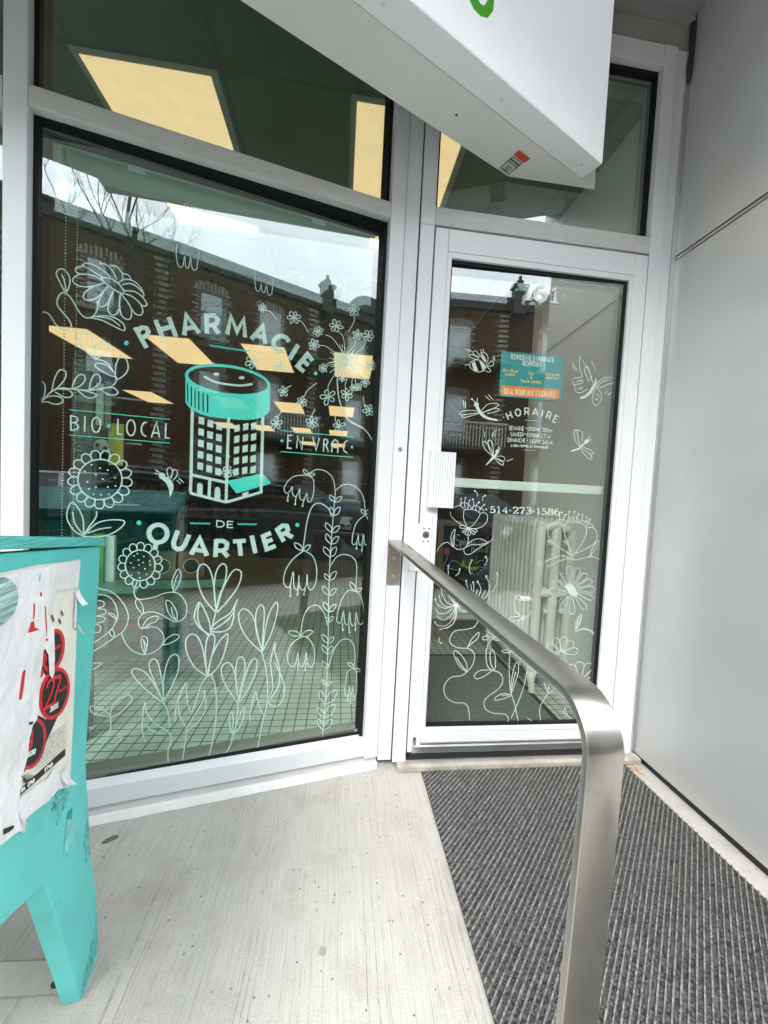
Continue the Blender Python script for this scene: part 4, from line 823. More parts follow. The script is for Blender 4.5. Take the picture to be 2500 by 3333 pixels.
thick(S_win, c6, ['835,278 800,276 796,376 830,378', '798,318 826,320', '866,376 874,284 908,388 917,290', '990,288 1016,392 1042,298', '1072,404 1078,304', '1078,308 1100,308 1108,326 1100,346 1076,352', '1092,350 1112,404', '1136,408 1142,330 1160,310 1180,322 1186,340 1182,412', '1140,366 1184,372', '1258,318 1236,332 1226,366 1232,398 1256,412'], 4.6)
# pill bottle building
b = MB()
def cap_top(x):  # lower edge of the lid opening / upper edge of the band, native px
    a, bb, cx, cy, tl_ = 138, 50, 741.5, 1238, 0.13
    t = max(-1, min(1, (x - cx) / (a * 0.998))); return cy + (x - cx) * tl_ + bb * math.sqrt(max(0, 1 - t * t)) - 1.5
def cap_bot(x):
    a, cx = 138, 741.5; t = max(-1, min(1, (x - cx) / (a * 1.005))); return 1303 + (x - 603) * 0.095 + 47 * (1 - abs(t) ** 3.2) ** 0.6
slots = [(609, 613), (621, 625), (633, 637), (645, 649.5), (659, 663.5), (673.5, 678.5)]
def band(x0, x1, f0, f1):
    n = max(2, int((x1 - x0) / 6)); xs = [x0 + (x1 - x0) * i / n for i in range(n + 1)]
    S_win.fill(b, [(x, f0(x)) for x in xs] + [(x, f1(x)) for x in xs[::-1]])
xs = [604] + [v for s_ in slots for v in s_] + [879]
for i in range(0, len(xs), 2): band(xs[i], xs[i + 1], cap_top, cap_bot)
for s_ in slots:
    band(s_[0], s_[1], cap_top, lambda x: cap_top(x) + 12); band(s_[0], s_[1], lambda x: cap_bot(x) - 12, cap_bot)
el = [(741.5 + 134 * math.cos(a), 1238 + 134 * math.cos(a) * 0.13 + 46 * math.sin(a)) for a in [2 * math.pi * i / 48 for i in range(49)]]
S_win.ribbon(b, [S_win.uv(p) for p in el], 9.5 * S_win.px((740, 1240)), caps=False)
S_win.fill(b, c6(*P('328,630 598,572 606,574 666,640 664,650 402,726'))); b.build('bottle_cap_drawing', M_teal_v, win, tri=True)
b = MB()
for g in ['62,75 52,575 48,712 56,726 318,792 334,790 592,716 596,700', '342,142 322,788', '606,135 592,720', '52,580 326,642', '197,616 190,752']:
    q = c6(*P(g)); S_win.ribbon(b, [S_win.uv(p) for p in q], 9.6 * S_win.px(q[0]), caps=False)
for f in ['98,742 98,668 104,650 120,644 136,650 143,668 140,752', '232,776 234,700 242,680 256,674 270,680 278,700 278,788', '448,722 496,708 494,738 448,752']: S_win.fill(b, c6(*P(f)))
for i in range(3):
    for j in range(5):
        x, y = (133, 202, 270)[i] - j * 2.2, (165, 187, 208)[i] + j * 87.5; S_win.fill(b, c6((x - 22, y - 32), (x + 22, y - 22), (x + 20, y + 32), (x - 24, y + 22)))
        x, y = (407, 474, 537)[i] - j * 1.8, (223, 212, 206)[i] + j * 84; S_win.fill(b, c6((x - 20, y - 22), (x + 21, y - 31), (x + 19, y + 22), (x - 22, y + 31)))
b.build('building_drawing', M_vinyl, win, tri=True)
b = MB(); S_win.dot(b, c4((130, 990))[0], 9.6, 5.2); S_win.dot(b, c4((325, 1018))[0], 9.6, 5.2); S_win.stroke(b, c4(*P('40,1012 120,1050 220,1070 320,1078 402,1068')), 7.5); b.build('smile_drawing', M_vinyl, win)
# loose blossoms
def blossom(b, S, c, r, k, rot, rs, w=3.0):
    for i in range(k):
        a = rot + 2 * math.pi * i / k; L_ = r * rs.uniform(.85, 1.12); wd = r * rs.uniform(.22, .30); u, v = (math.cos(a), math.sin(a)), (-math.sin(a), math.cos(a))
        pt = [(0, 0), (.35, .55), (.75, 1), (1, .5), (1.04, 0), (1, -.5), (.75, -1), (.35, -.55), (0, 0)]
        S.stroke(b, [(c[0] + u[0] * L_ * x + v[0] * wd * y, c[1] + u[1] * L_ * x + v[1] * wd * y) for x, y in pt], w, 3, caps=False)
rs = random.Random(12)
for (x, y, r, ex, ey) in ((485, 480, 32, 595, 575), (725, 550, 48, 840, 672), (1190, 498, 42, 1150, 662), (915, 660, 36, 1100, 815), (1050, 620, 50, 1120, 825), (1215, 685, 36, 1138, 830), (1300, 695, 46, 1185, 845), (880, 765, 40, 1045, 825), (950, 945, 32, 1038, 893), (1325, 925, 42, 1200, 880), (645, 1125, 36, 708, 1080), (790, 1205, 42, 903, 1058), (990, 1165, 58, 1035, 1000), (1135, 1145, 46, 1140, 1010), (1275, 1050, 40, 1225, 950), (1100, 1025, 22, 1105, 960), (1188, 1095, 26, 1180, 1010), (1225, 1095, 26, 1200, 1010), (1305, 1270, 44, 1262, 1160), (590, 1370, 50, 632, 1280), (865, 1365, 44, 892, 1258), (1072, 1392, 46, 1045, 1310), (405, 895, 50, 440, 960), (612, 930, 42, 727, 980), (214, 1746, 42, 232, 1616)):
    b = MB(); c = c4((x, y))[0]; blossom(b, S_win, c, r * .42194, rs.choice((5, 6, 6)), rs.uniform(0, 6), rs)
    e = c4((ex, ey))[0]; mx_ = ((c[0] + e[0]) / 2 + (e[1] - c[1]) * 0.12, (c[1] + e[1]) / 2 - (e[0] - c[0]) * 0.12)
    dl = math.hypot(e[0] - c[0], e[1] - c[1]); st_ = (c[0] + (mx_[0] - c[0]) * .5, c[1] + (mx_[1] - c[1]) * .5)
    S_win.stroke(b, [st_, mx_, e], 2.6, 6, caps=False); b.build('blossom_drawing', M_vinyl, win)
b = MB()
for i in range(44):
    a = 2 * math.pi * i / 44 + rs.uniform(-.07, .07); r0, r1 = rs.uniform(10, 22), rs.uniform(60, 140); k_ = rs.uniform(-.15, .15)
    p = [(1110 + math.cos(a + k_ * t) * (r0 + (r1 - r0) * t), 890 + math.sin(a + k_ * t) * (r0 + (r1 - r0) * t)) for t in (0, .5, 1)]
    S_win.stroke(b, c4(*p), 2.2, 4, caps=False)
S_win.stroke(b, c4(*P('1075,910 1062,1020 1070,1150 1095,1250 1130,1325 1200,1375 1262,1410')), 4.2); S_win.stroke(b, c6(*P('1240,125 1290,180 1370,215 1430,280 1458,345')), 3.6)
b.build('dandelion_drawing', M_vinyl, win)
# sunflowers
def sunflower(cx, cy, rx, ry, R, k, seeds, lines, w):
    b = MB(); S_win.stroke(b, c5(*[(cx + rx * math.cos(a), cy + ry * math.sin(a)) for a in [2 * math.pi * i / 24 for i in range(24)]]), w, 3, closed=True)
    for i in range(k):
        a = 2 * math.pi * (i + .3) / k; h = math.pi / k; p = []
        for da, f in ((-h * .95, 1.0), (-h * .95, 1 + (R - 1) * .55), (-h * .5, R * .97), (0, R), (h * .5, R * .97), (h * .95, 1 + (R - 1) * .55), (h * .95, 1.0)): p.append((cx + rx * f * math.cos(a + da), cy + ry * f * math.sin(a + da)))
        S_win.stroke(b, c5(*p), w * .9, 4, caps=False)
    for x, y in seeds: S_win.dot(b, c5((x, y))[0], w * .8, w * .62, 8)
    for g in lines: S_win.stroke(b, c5(*P(g)), w * .95)
    return b.build('sunflower_drawing', M_vinyl, win)
sunflower(772, 618, 170, 155, 1.46, 17, P('707,505 772,530 833,545 654,556 741,582 794,615 889,605 675,637 741,677 833,675 893,668 686,691 721,733 779,736 840,733'), ['745,865 740,910 690,980 640,1055', '640,1055 560,1000 515,900 545,800 590,820 640,920 645,1050', '560,870 580,960 640,1040', '640,1055 740,960 850,930 960,940 920,1000 820,1050 700,1060 640,1055', '680,1030 770,1000 855,988'], 4.6)
sunflower(1082, 1280, 115, 118, 1.5, 15, P('1060,1190 1035,1208 1110,1212 1070,1238 1155,1247 1010,1262 1075,1276 1104,1258 1160,1275 1030,1298 1118,1306 1070,1340 1015,1355 1130,1350 1080,1376'), ['1060,1402 1035,1480 1050,1530 1080,1541'], 4.2)
draw('vine_drawing', S_win, c7, ['690,278 720,280 830,260 920,225 1000,215 1060,230 1110,290 1130,360 1110,440 1040,480 980,460 900,415 820,390 740,405 700,450 695,500 720,540 800,525 870,540 915,590 920,640 895,700 830,755 750,775 660,750 590,690 550,610 545,580', '1010,215 995,120 1045,10 1075,40 1065,120 1015,215', '1045,60 1020,130 1008,190', '1040,470 975,420 940,320 955,285 1000,320 1040,400 1040,470', '990,350 1000,410 1035,465', '730,410 680,350 668,295 690,280 730,330 740,400', '725,545 760,470 830,430 875,440 850,475 780,510 725,545', '915,690 940,640 1010,595 1060,605 1040,640 970,675 915,690', '750,770 720,690 725,620 750,610 775,640 770,710 752,770', '755,745 740,640 765,700'], 3.6)
draw('wreath_drawing', S_win, c7, ['250,150 340,180 450,210 540,290 595,390 600,470 560,560 480,620 300,740 240,760', '335,235 420,250 480,310 505,400 500,460 440,560 300,665', '330,290 380,300 380,340 330,355', '330,365 395,370 390,410 325,425', '320,430 390,440 380,475 320,490', '300,500 350,520 345,570 290,575', '500,460 430,410 440,400 480,420 500,460', '445,550 435,580 460,615 480,590 460,550', '290,850 340,850 360,860 290,910'], 3.8)
draw('tulip_drawing', S_win, c6, ['240,1640 150,1530 105,1400 110,1300 150,1270 195,1310 225,1420 245,1630', '245,1620 230,1450 250,1320 295,1268 325,1300 315,1400 270,1520 245,1630', '250,1620 290,1480 370,1330 425,1318 440,1360 410,1450 330,1560 255,1640'], 5.5)
draw('leaf_pair_drawing', S_win, c7, ['1395,375 1370,470 1345,580', '1340,600 1250,540 1200,460 1200,400 1240,305 1290,380 1330,480 1345,580', '1240,320 1225,420 1250,520 1320,600', '1350,570 1450,570 1520,530 1550,440 1555,360 1585,285 1520,400 1430,460 1370,510 1350,560', '1560,380 1500,460 1420,520 1370,550'], 5.0)
draw('tulip_drawing', S_win, c7, ['1310,970 1200,890 1130,760 1120,650 1160,595 1220,610 1265,700 1295,850 1310,960', '1310,950 1295,780 1310,640 1350,590 1380,620 1370,720 1335,860 1315,960', '1320,960 1350,800 1420,660 1490,590 1495,640 1460,780 1400,900 1320,970', '1310,970 1250,1070 1210,1200 1170,1300', '1345,950 1380,1040 1395,1200 1385,1400 1350,1600 1310,1750'], 5.0)
draw('tulip_drawing', S_win, c8, ['410,745 300,640 230,520 212,420 250,365 310,390 355,470 390,620 420,740', '420,720 370,560 370,400 405,330 440,360 440,480 430,620 425,730', '430,730 450,560 490,400 540,315 565,320 550,440 500,600 430,740', '420,750 450,870 470,1000 470,1180 440,1330 410,1480 380,1630', '470,1180 520,1060 500,850 540,670 540,760 580,900 570,1060 480,1195', '540,850 600,980 625,1080 600,1200 530,1245 470,1200'], 4.6)
draw('tulip_drawing', S_win, c8, ['205,1210 100,1060 55,920 90,855 140,860 180,960 210,1200', '200,1150 185,950 200,830 230,795 265,830 265,950 230,1080 210,1190', '215,1200 250,1050 310,860 355,812 378,840 360,950 290,1100 215,1210', '205,1215 200,1330 150,1560 80,1690', '145,1480 125,1350 150,1290 165,1380 150,1480', '150,1500 200,1380 260,1240 255,1340 220,1430 160,1500', '360,1110 330,1230 310,1380', '365,1100 400,1250 450,1330'], 4.6)
draw('tulip_drawing', S_win, c7, ['905,1200 760,1090 650,970 640,910 690,905 760,940 840,1050 910,1190', '910,1180 830,1000 790,880 815,820 860,830 890,930 910,1050 920,1180', '920,1180 920,1000 960,830 1010,775 1055,800 1050,920 990,1070 925,1190', '915,1200 960,1300 975,1420', '750,1550 725,1430 750,1210 770,1300 850,1400 950,1460 990,1530 960,1640 965,1800', '770,1415 810,1460 890,1480'], 4.8)
draw('flame_leaf_drawing', S_win, c7, ['1160,1290 1130,1180 1120,1030 1060,1170 1060,1310 1130,1440', '1130,1440 1190,1330 1280,1180 1285,1095 1300,1250 1250,1360 1140,1460', '1120,1030 1040,1200 1020,1380', '1130,1440 1110,1600 1085,1750'], 4.2)
draw('sprout_drawing', S_win, c7, ['445,1330 380,1270 290,1240 260,1250 280,1300 380,1330 440,1330', '440,1330 460,1240 540,1160 610,1140 635,1170 600,1230 510,1310 450,1340', '445,1340 440,1450 400,1540 330,1640', '500,1520 540,1515 520,1560 430,1610'], 4.6)
# bellflower
fern = ['1165,720 1150,880 1133,1100 1120,1300 1115,1500 1108,1690']
def leafloop(x, y, tx, ty):
    dx, dy = tx - x, ty - y; return '%f,%f %f,%f %f,%f %f,%f %f,%f' % (x, y, x + dx * .45 - dy * .22, y + dy * .45 + dx * .22, tx, ty, x + dx * .6 + dy * .22, y + dy * .6 - dx * .22, x, y)
for nd in ((1160, 792, 1122, 738, 1215, 752), (1150, 897, 1128, 832, 1202, 832), (1135, 1027, 1092, 952, 1198, 978), (1130, 1117, 1096, 1038, 1192, 1060), (1125, 1217, 1078, 1138, 1172, 1140), (1118, 1397, 1082, 1345, 1172, 1328), (1115, 1512, 1068, 1440, 1172, 1460), (1110, 1635, 1076, 1562, 1172, 1585)): fern += [leafloop(nd[0], nd[1], nd[2], nd[3]), leafloop(nd[0], nd[1], nd[4], nd[5])]
draw('fern_drawing', S_win, c6, fern, 3.3)
fern = ['1021,400 1015,700 1010,900 1000,1100 985,1300 970,1450 970,1560']
for nd in ((1022, 395, 985, 303, 1088, 325), (1018, 483, 1010, 440, 1066, 432), (1014, 675, 966, 595, 1070, 618), (1010, 772, 966, 690, 1064, 702), (1004, 902, 968, 838, 1020, 860), (1000, 1052, 962, 1003, 1048, 1020), (985, 1220, 948, 1105, 1098, 1102), (980, 1340, 926, 1255, 1082, 1228), (970, 1452, 930, 1355, 1054, 1362)): fern += [leafloop(nd[0], nd[1], nd[2], nd[3]), leafloop(nd[0], nd[1], nd[4], nd[5])]
draw('fern_drawing', S_win, c8, fern, 3.2)
def bell(cr, lines, stam, w=3.4):
    draw('bellflower_drawing', S_win, cr, lines + ['%f,%f %f,%f %f,%f' % (a, b_, (a + c_) / 2 - 2, (b_ + d_) / 2, c_, d_) for a, b_, c_, d_ in stam], w, dots=[(c_, d_, 3.4) for a, b_, c_, d_ in stam])
bell(c6, ['1165,720 1150,620 1100,560 1030,540 980,560 955,585', leafloop(957, 585, 920, 540), leafloop(957, 585, 1006, 576), '950,585 860,590 800,630 770,690 790,725 820,700 832,675 835,730 860,748 880,720 890,690 892,760 915,778 935,745 945,725 952,785 978,782 998,710 995,620 960,590'], ((805, 730, 797, 780), (865, 745, 855, 808), (925, 775, 912, 822)))
bell(c6, ['1135,900 1110,840 1040,800 985,830 950,930 930,1050 915,1170', leafloop(913, 1170, 852, 1106), leafloop(913, 1170, 972, 1125), '910,1175 840,1230 785,1310 765,1400 785,1445 815,1440 840,1330 845,1440 865,1465 880,1430 884,1360 888,1440 915,1470 940,1430 947,1350 956,1450 985,1465 1015,1410 1020,1300 990,1210 940,1175'], ((820, 1445, 818, 1515), (880, 1455, 873, 1505), (935, 1465, 922, 1505)), 4.0)
bell(c6, ['1170,700 1220,660 1290,660 1350,700 1385,770 1395,880', leafloop(1393, 888, 1364, 846), leafloop(1393, 888, 1430, 850), '1395,890 1330,950 1300,1040 1295,1110 1318,1118 1335,1080 1341,1045 1346,1110 1360,1122 1376,1085 1382,1045 1391,1115 1415,1112 1432,1030 1425,950 1400,895'], ((1335, 1110, 1328, 1150), (1380, 1115, 1368, 1165)))
bell(c6, ['1125,1290 1170,1220 1230,1195 1300,1220 1330,1290 1320,1470', leafloop(1318, 1480, 1282, 1410), leafloop(1318, 1480, 1370, 1460)], ())
bell(c8, ['1260,205 1200,200 1150,260 1110,370 1095,460 1110,490 1135,478 1155,385 1165,480 1190,507 1203,470 1212,395 1220,490 1245,515 1262,470 1271,395 1285,480 1320,500 1335,440 1330,320 1300,230 1260,205'], ((1145, 490, 1152, 555), (1205, 505, 1210, 575), (1270, 490, 1262, 555)))
bell(c8, ['1010,510 990,420 940,345 890,330 830,370 790,460 770,600', leafloop(770, 605, 662, 568), leafloop(770, 605, 880, 568), '770,615 690,680 652,780 665,860 705,882 733,830 745,760 755,860 785,885 808,830 820,760 835,860 870,885 895,820 890,720 850,640 800,612 730,640'], ((745, 850, 745, 910), (820, 850, 810, 918)), 3.8)
bell(c8, ['1020,900 1060,760 1110,670 1170,635 1230,660 1260,750 1250,890', leafloop(1250, 900, 1200, 845), leafloop(1250, 900, 1310, 928), '1250,900 1195,930 1175,1030 1170,1130 1190,1150 1205,1110 1212,1060 1218,1140 1230,1110 1238,1065 1247,1160 1270,1130 1276,1020 1270,930 1250,900'], ((1200, 1150, 1192, 1188), (1225, 1150, 1218, 1210)))
draw('wasp_drawing', S_win, c5, ['1300,605 1288,545 1315,525 1332,560 1312,605', '1320,612 1335,550 1360,545 1368,580 1335,625', '1240,570 1200,545', '1230,580 1193,570', '1365,625 1390,650', '1380,608 1415,640'], 3.4, dots=((1250, 590, 10.5),), sfills=['1240,605 1290,600 1330,640 1337,690 1312,752 1304,700 1280,645'])
b = MB(); S_win.fill(b, c8((1248, 1448), (1285, 1442), (1308, 1500), (1265, 1520))); o = b.build('corner_tag', M_vinyl2, win)
# ------------------------------------------------------------------ drawings on the door
D = dict(parent=door)
draw('bee_drawing', S_door, c9, ['420,920 440,890 490,880 530,910 545,940 530,965 480,972 440,950 420,920', '490,875 505,835 540,825 565,860 555,910 530,935 500,892', '490,880 440,865 420,850 440,840 490,865', '490,855 455,835 450,815 475,812 495,845', '555,930 590,890 608,905 600,925 560,930', '550,930 585,960 575,975 550,965', '515,835 510,800', '530,820 528,798', '420,800 450,825', '400,795 425,820', '605,850 605,885', '616,850 616,885', '390,920 420,916'], 3.0, M_vinyl2, fills=['438,905 462,888 492,968 458,964', '500,885 522,896 546,938 524,966', '505,850 525,836 552,880 545,905'], **D)
draw('dragonfly_drawing', S_door, c9, ['510,1280 560,1225 630,1215 640,1235 560,1275 515,1290', '515,1290 590,1260 645,1255 640,1275 560,1295', '500,1275 430,1270 370,1275 345,1295 370,1305 440,1295 500,1285', '505,1290 440,1310 380,1325 362,1313 375,1300', '470,1210 445,1185', '480,1205 485,1175', '375,1195 380,1240', '390,1203 392,1250', '545,1160 580,1190', '570,1150 605,1190'], 3.2, M_vinyl2, dots=((475, 1225, 8), (440, 1182, 3)), sfills=['468,1235 488,1232 512,1275 560,1318 635,1340 632,1352 550,1335 500,1300'], **D)
draw('winged_bug_drawing', S_door, c10, ['600,200 545,150 525,95 545,90 590,150 605,200', '600,195 570,130 565,85 590,85 605,140 605,200', '610,205 670,200 695,220 680,238 610,208', '610,210 650,255 680,270 680,250 640,225', '640,150 650,125', '650,155 660,135', '540,15 538,55', '595,50 605,20 630,0', '610,55 622,25', '710,240 755,222'], 3.0, M_vinyl2, dots=((637, 165, 6.5),), fills=['545,272 600,200 630,175 640,185 612,218 552,272'], **D)
draw('winged_bug_drawing', S_door, c10, ['1270,130 1235,70 1230,10 1250,0 1290,15 1290,80 1275,130', '1250,0 1262,60 1275,125', '1280,130 1350,150 1378,180 1350,180 1290,140', '1280,140 1310,190 1350,225 1368,215 1350,185', '1330,75 1352,45', '1340,85 1360,68'], 3.0, M_vinyl2, dots=((1325, 88, 7),), fills=['1203,158 1260,138 1315,90 1322,100 1265,152 1206,168'], **D)
draw('butterfly_drawing', S_door, c9, ['1375,1060 1340,960 1280,870 1270,862 1275,960 1290,1010 1230,1020 1212,1040 1230,1080 1240,1120 1270,1135 1330,1110', '1340,1045 1310,960 1330,930 1355,1000 1340,1045', '1250,1050 1290,1035 1290,1060 1240,1070', '1260,1105 1290,1090 1280,1110', '1395,1070 1450,1025 1520,1015 1550,1050 1500,1065 1440,1090 1390,1080', '1395,1090 1430,1130 1440,1180 1420,1210 1400,1232 1375,1215 1368,1165 1395,1095', '1400,1080 1460,1045 1500,1035', '1400,1140 1420,1160 1405,1190 1385,1170', '1215,905 1255,960', '1215,930 1240,965', '1365,890 1395,955', '1465,1140 1485,1120', '1490,1150 1520,1130'], 3.0, M_vinyl2, sfills=['1270,1168 1330,1140 1382,1060 1398,1020 1400,1060 1360,1140 1300,1180'], **D)
draw('poppy_drawing', S_door, cA, ['490,480 480,570 500,660 545,735 600,720 660,650 710,570 715,530 650,490 560,475 490,485', '330,455 380,432 430,425 480,462', '290,510 310,580 380,650 460,700 520,730', '720,535 780,525 825,570 815,650 760,720 680,750 600,755', '430,420 460,385 520,385 570,420 600,470', '610,450 640,425 700,440 730,480', '445,430 442,380 448,330', '505,455 495,390 510,315', '545,465 550,400 570,355', '612,465 632,400 615,340', '660,490 662,420 700,380', '705,520 722,465 778,412', '700,440 760,480 770,500', '680,290 682,250 645,215', '755,350 760,300 788,282', '545,740 470,705 430,720 445,748 540,745', '545,745 470,790 470,808 500,800 545,750', '548,750 505,820 520,842 545,830 552,755', '555,750 548,835 568,850 580,820 560,752', '560,750 610,830 640,832 640,810 570,752', '565,748 640,800 672,798 665,770 575,748', '540,840 550,890 540,960 530,970', '325,1010 300,920 310,830 360,765 345,880 350,950 340,1000 325,1010', '340,850 330,930 330,1000', '95,1095 130,1020 200,965 260,955 330,1010 390,1050 450,1050 500,1030 560,960 640,910 740,905 820,950 870,930 905,905', '500,1030 600,985 700,985 840,960', '490,1050 490,1090 530,1130 600,1110 680,1050 760,1000 830,965'], 2.8, M_vinyl2, dots=((448, 322, 2.6), (510, 308, 2.6), (570, 348, 2.4), (615, 332, 2.8), (703, 374, 3), (780, 410, 2.6), (643, 212, 3), (790, 280, 2.8)), **D)
strands = ['265,1290 258,1350 266,1415', '425,1340 410,1400 365,1430', '600,1210 570,1280 565,1360 590,1410', '805,1165 820,1220 780,1285', '965,1395 965,1500 940,1600 900,1650', '810,1440 850,1560 830,1700 760,1770', '520,1510 530,1570 545,1610', '620,1530 630,1600 620,1665', '685,1520 730,1620 700,1725', '585,1560 595,1640', '680,1630 660,1700', '795,1640 770,1700 740,1750', '860,1740 820,1810', '375,1850 260,1830 180,1720 155,1590', '375,1850 230,1880 150,1800 130,1720', '375,1855 220,1900 110,1850 75,1775', '372,1860 230,1970 130,1970 75,1910', '372,1865 290,2010 180,2070 100,2010', '370,1870 320,2060 220,2150 120,2150 65,2100', '372,1875 350,2080 260,2170 130,2205', '380,1880 380,2010 330,2120 240,2190', '375,1850 320,1800 260,1690', '380,1845 345,1790 325,1740', '385,1850 450,1880 500,1880', '385,1855 470,1930 545,1930', '385,1860 450,1950 570,1950', '378,1840 400,1800', '385,1845 440,1815', '368,1840 300,1760 240,1660']
draw('spider_lily_drawing', S_door, cA, strands, 2.9, M_vinyl2, dots=((263, 1290, 3), (425, 1338, 3), (600, 1208, 2.6), (803, 1163, 3.2), (963, 1395, 3), (808, 1440, 3.6), (520, 1508, 3), (620, 1528, 3.2), (685, 1518, 3.4), (75, 1772, 3.4), (155, 1590, 2.4), (130, 1718, 2), (68, 2102, 3), (376, 1855, 7)), **D)
draw('vine_drawing', S_door, c11, ['570,255 540,310 470,330 400,340 365,390 370,430 420,460 490,465 530,490 540,540 510,610 450,660 380,670 335,710 320,760 340,820 400,855 460,858 495,890 505,975', '490,460 520,400 570,350 565,390 520,430 490,460', '485,635 430,590 390,500 410,485 450,520 485,580 485,635', '410,530 450,590 480,625', '640,310 640,350 680,380 650,420 625,480 630,580 665,620 720,640 745,690 720,750 640,810 610,850 620,900 670,930 760,940 785,970 780,990', '660,390 610,405 600,385 640,375 670,385', '675,390 710,385 720,405 690,405 675,395', '680,620 655,560 655,490 670,475 690,520 690,600 680,620', '660,620 580,625 540,660 560,685 620,660 665,625', '290,385 285,410 300,430'], 3.6, M_vinyl2, dots=((302, 428, 2.6),), **D)
draw('grass_leaf_drawing', S_door, c11, ['795,490 790,600 795,720 805,790 830,870 855,985', '800,780 810,680 830,590 855,565 855,640 830,720 805,790', '805,770 835,640', '805,800 750,790 695,815 690,838 740,830 805,805', '740,805 790,800', '800,495 750,495 740,480 780,478 800,490', '920,600 900,720 860,840 805,965', '1015,980 1010,900 1030,850 1070,790 1110,770', '1070,790 1040,710', '1070,785 1075,740', '920,965 950,985', '1190,890 1220,960 1245,970', '1190,895 1185,930 1240,970'], 3.6, M_vinyl2, **D)
draw('poppy_drawing', S_door, cB, ['385,490 420,445 520,435 630,460 700,530 695,620 640,740 560,850 490,920 460,820 410,680 380,580 385,490', '260,455 180,480 145,540 150,620 200,720 300,800 400,860 490,920', '260,450 330,455 380,490', '710,525 780,515 830,550 855,620 830,720 740,800 640,850 540,890', '260,440 290,405 370,400 455,435', '460,420 490,370 550,370 610,430', '620,420 700,425 770,470 805,520', '450,410 440,350 455,295', '520,420 512,350 528,298', '560,425 560,370 590,325', '620,430 640,385 648,335', '660,460 700,430 706,370', '690,500 730,460 750,400', '372,450 375,380 400,338', '330,445 315,390 312,335', '490,920 500,970', '0,1000 60,1020 130,1000 250,940 350,925 430,950 500,975 580,980 700,945 800,940 880,970 935,1025', '0,1010 20,1060 60,1080 75,1060', '150,1080 250,1030 350,985 450,965', '750,930 780,840 850,720 880,715 860,790 790,880 760,935'], 2.7, M_vinyl2, dots=((455, 290, 2.6), (530, 294, 2.6), (592, 320, 2.4), (648, 330, 2.4), (706, 364, 2.4), (752, 394, 2.4), (402, 332, 3), (312, 330, 2.4)), **D)
dl = []
for a, r_ in ((-96, 350), (-72, 335), (-48, 320), (-26, 325), (-4, 330), (20, 330), (52, 340), (88, 340), (118, 300), (150, 290), (178, 320), (205, 300), (228, 330)):
    ca, sa = math.cos(rad(a)), math.sin(rad(a)); L0, L1, wd = 90, r_, 42
    dl.append(' '.join('%.0f,%.0f' % (485 + ca * (L0 + (L1 - L0) * x) - sa * wd * y, 1425 + sa * (L0 + (L1 - L0) * x) + ca * wd * y) for x, y in ((0, .1), (.4, .6), (.8, 1), (1, .4), (1, -.4), (.8, -1), (.4, -.6), (0, -.1))))
draw('daisy_drawing', S_door, cB, dl + ['530,2030 620,1990 700,1985 780,2030 850,2100', '540,1990 545,1890 600,1790 632,1770 600,1880 545,1980', '590,1850 560,1930'], 2.7, M_vinyl2, sfills=['400,1370 420,1335 470,1330 530,1370 565,1440 570,1500 530,1510 460,1470'], **D)
dl = []
for a in range(200, 360, 32):
    ca, sa = math.cos(rad(a)), math.sin(rad(a)); dl.append(' '.join('%.0f,%.0f' % (1310 + ca * 150 * x - sa * 28 * y, 690 + sa * 130 * x + ca * 28 * y) for x, y in ((.1, 0), (.5, .8), (.85, 1), (1, 0), (.85, -1), (.5, -.8), (.1, 0))))
for a in (-150, -115, -80, -45, -10, 160):
    ca, sa = math.cos(rad(a)), math.sin(rad(a)); dl.append(' '.join('%.0f,%.0f' % (1165 + ca * 120 * x - sa * 24 * y, 500 + sa * 120 * x + ca * 24 * y) for x, y in ((.1, 0), (.5, .8), (.85, 1), (1, 0), (.85, -1), (.5, -.8), (.1, 0))))
draw('blossom_drawing', S_door, c11, dl + ['830,90 850,85 905,100 950,105 950,115 870,118 832,92', '830,92 825,160 850,210 900,240', '895,250 840,235 795,250 790,268 850,265 895,255', '905,240 935,225 945,190', '1270,345 1310,325 1370,330 1420,380', '1275,330 1280,270 1305,220 1310,240 1290,300 1270,335'], 3.2, M_vinyl2, fills=['865,92 940,90 935,112 875,112'], **D)
# house number, hours, telephone, job notice
S_num = Sheet(Vector((0, 1.5322, 0)), Vector((0, -1, 0)))
b = MB()
S_num.letter(b, '1', c9((872, 418))[0], 4, 48, 22, 13, .35); S_num.letter(b, '6', c9((968, 424))[0], 4, 50, 38, 13, .35); S_num.letter(b, '1', c9((1078, 440))[0], 4, 46, 26, 13, .35)
b.build('house_number', M_vinyl2, door)
b = MB(); S_door.dot(b, c9((785, 337))[0], 4.8); S_door.dot(b, c9((1152, 387))[0], 5.2); S_door.dot(b, c9((685, 1325))[0], 2.8); S_door.dot(b, c9((1108, 1360))[0], 2.8); b.build('dot', M_teal_v, door)
b = MB()
for ch, x, y, a, wd in (('H', 738, 1334, -22, 34), ('O', 800, 1312, -10, 40), ('R', 866, 1304, -2, 32), ('A', 926, 1307, 5, 40), ('I', 980, 1316, 12, 6), ('R', 1028, 1334, 18, 32), ('E', 1076, 1360, 27, 28)): S_door.letter(b, ch, c9((x, y))[0], a, 22, wd * .42, 4.2)
for p in ('850,1345 946,1350', '835,1575 930,1580'): S_door.ribbon(b, [S_door.uv(q) for q in c9(*P(p))], 0.0016, caps=False)
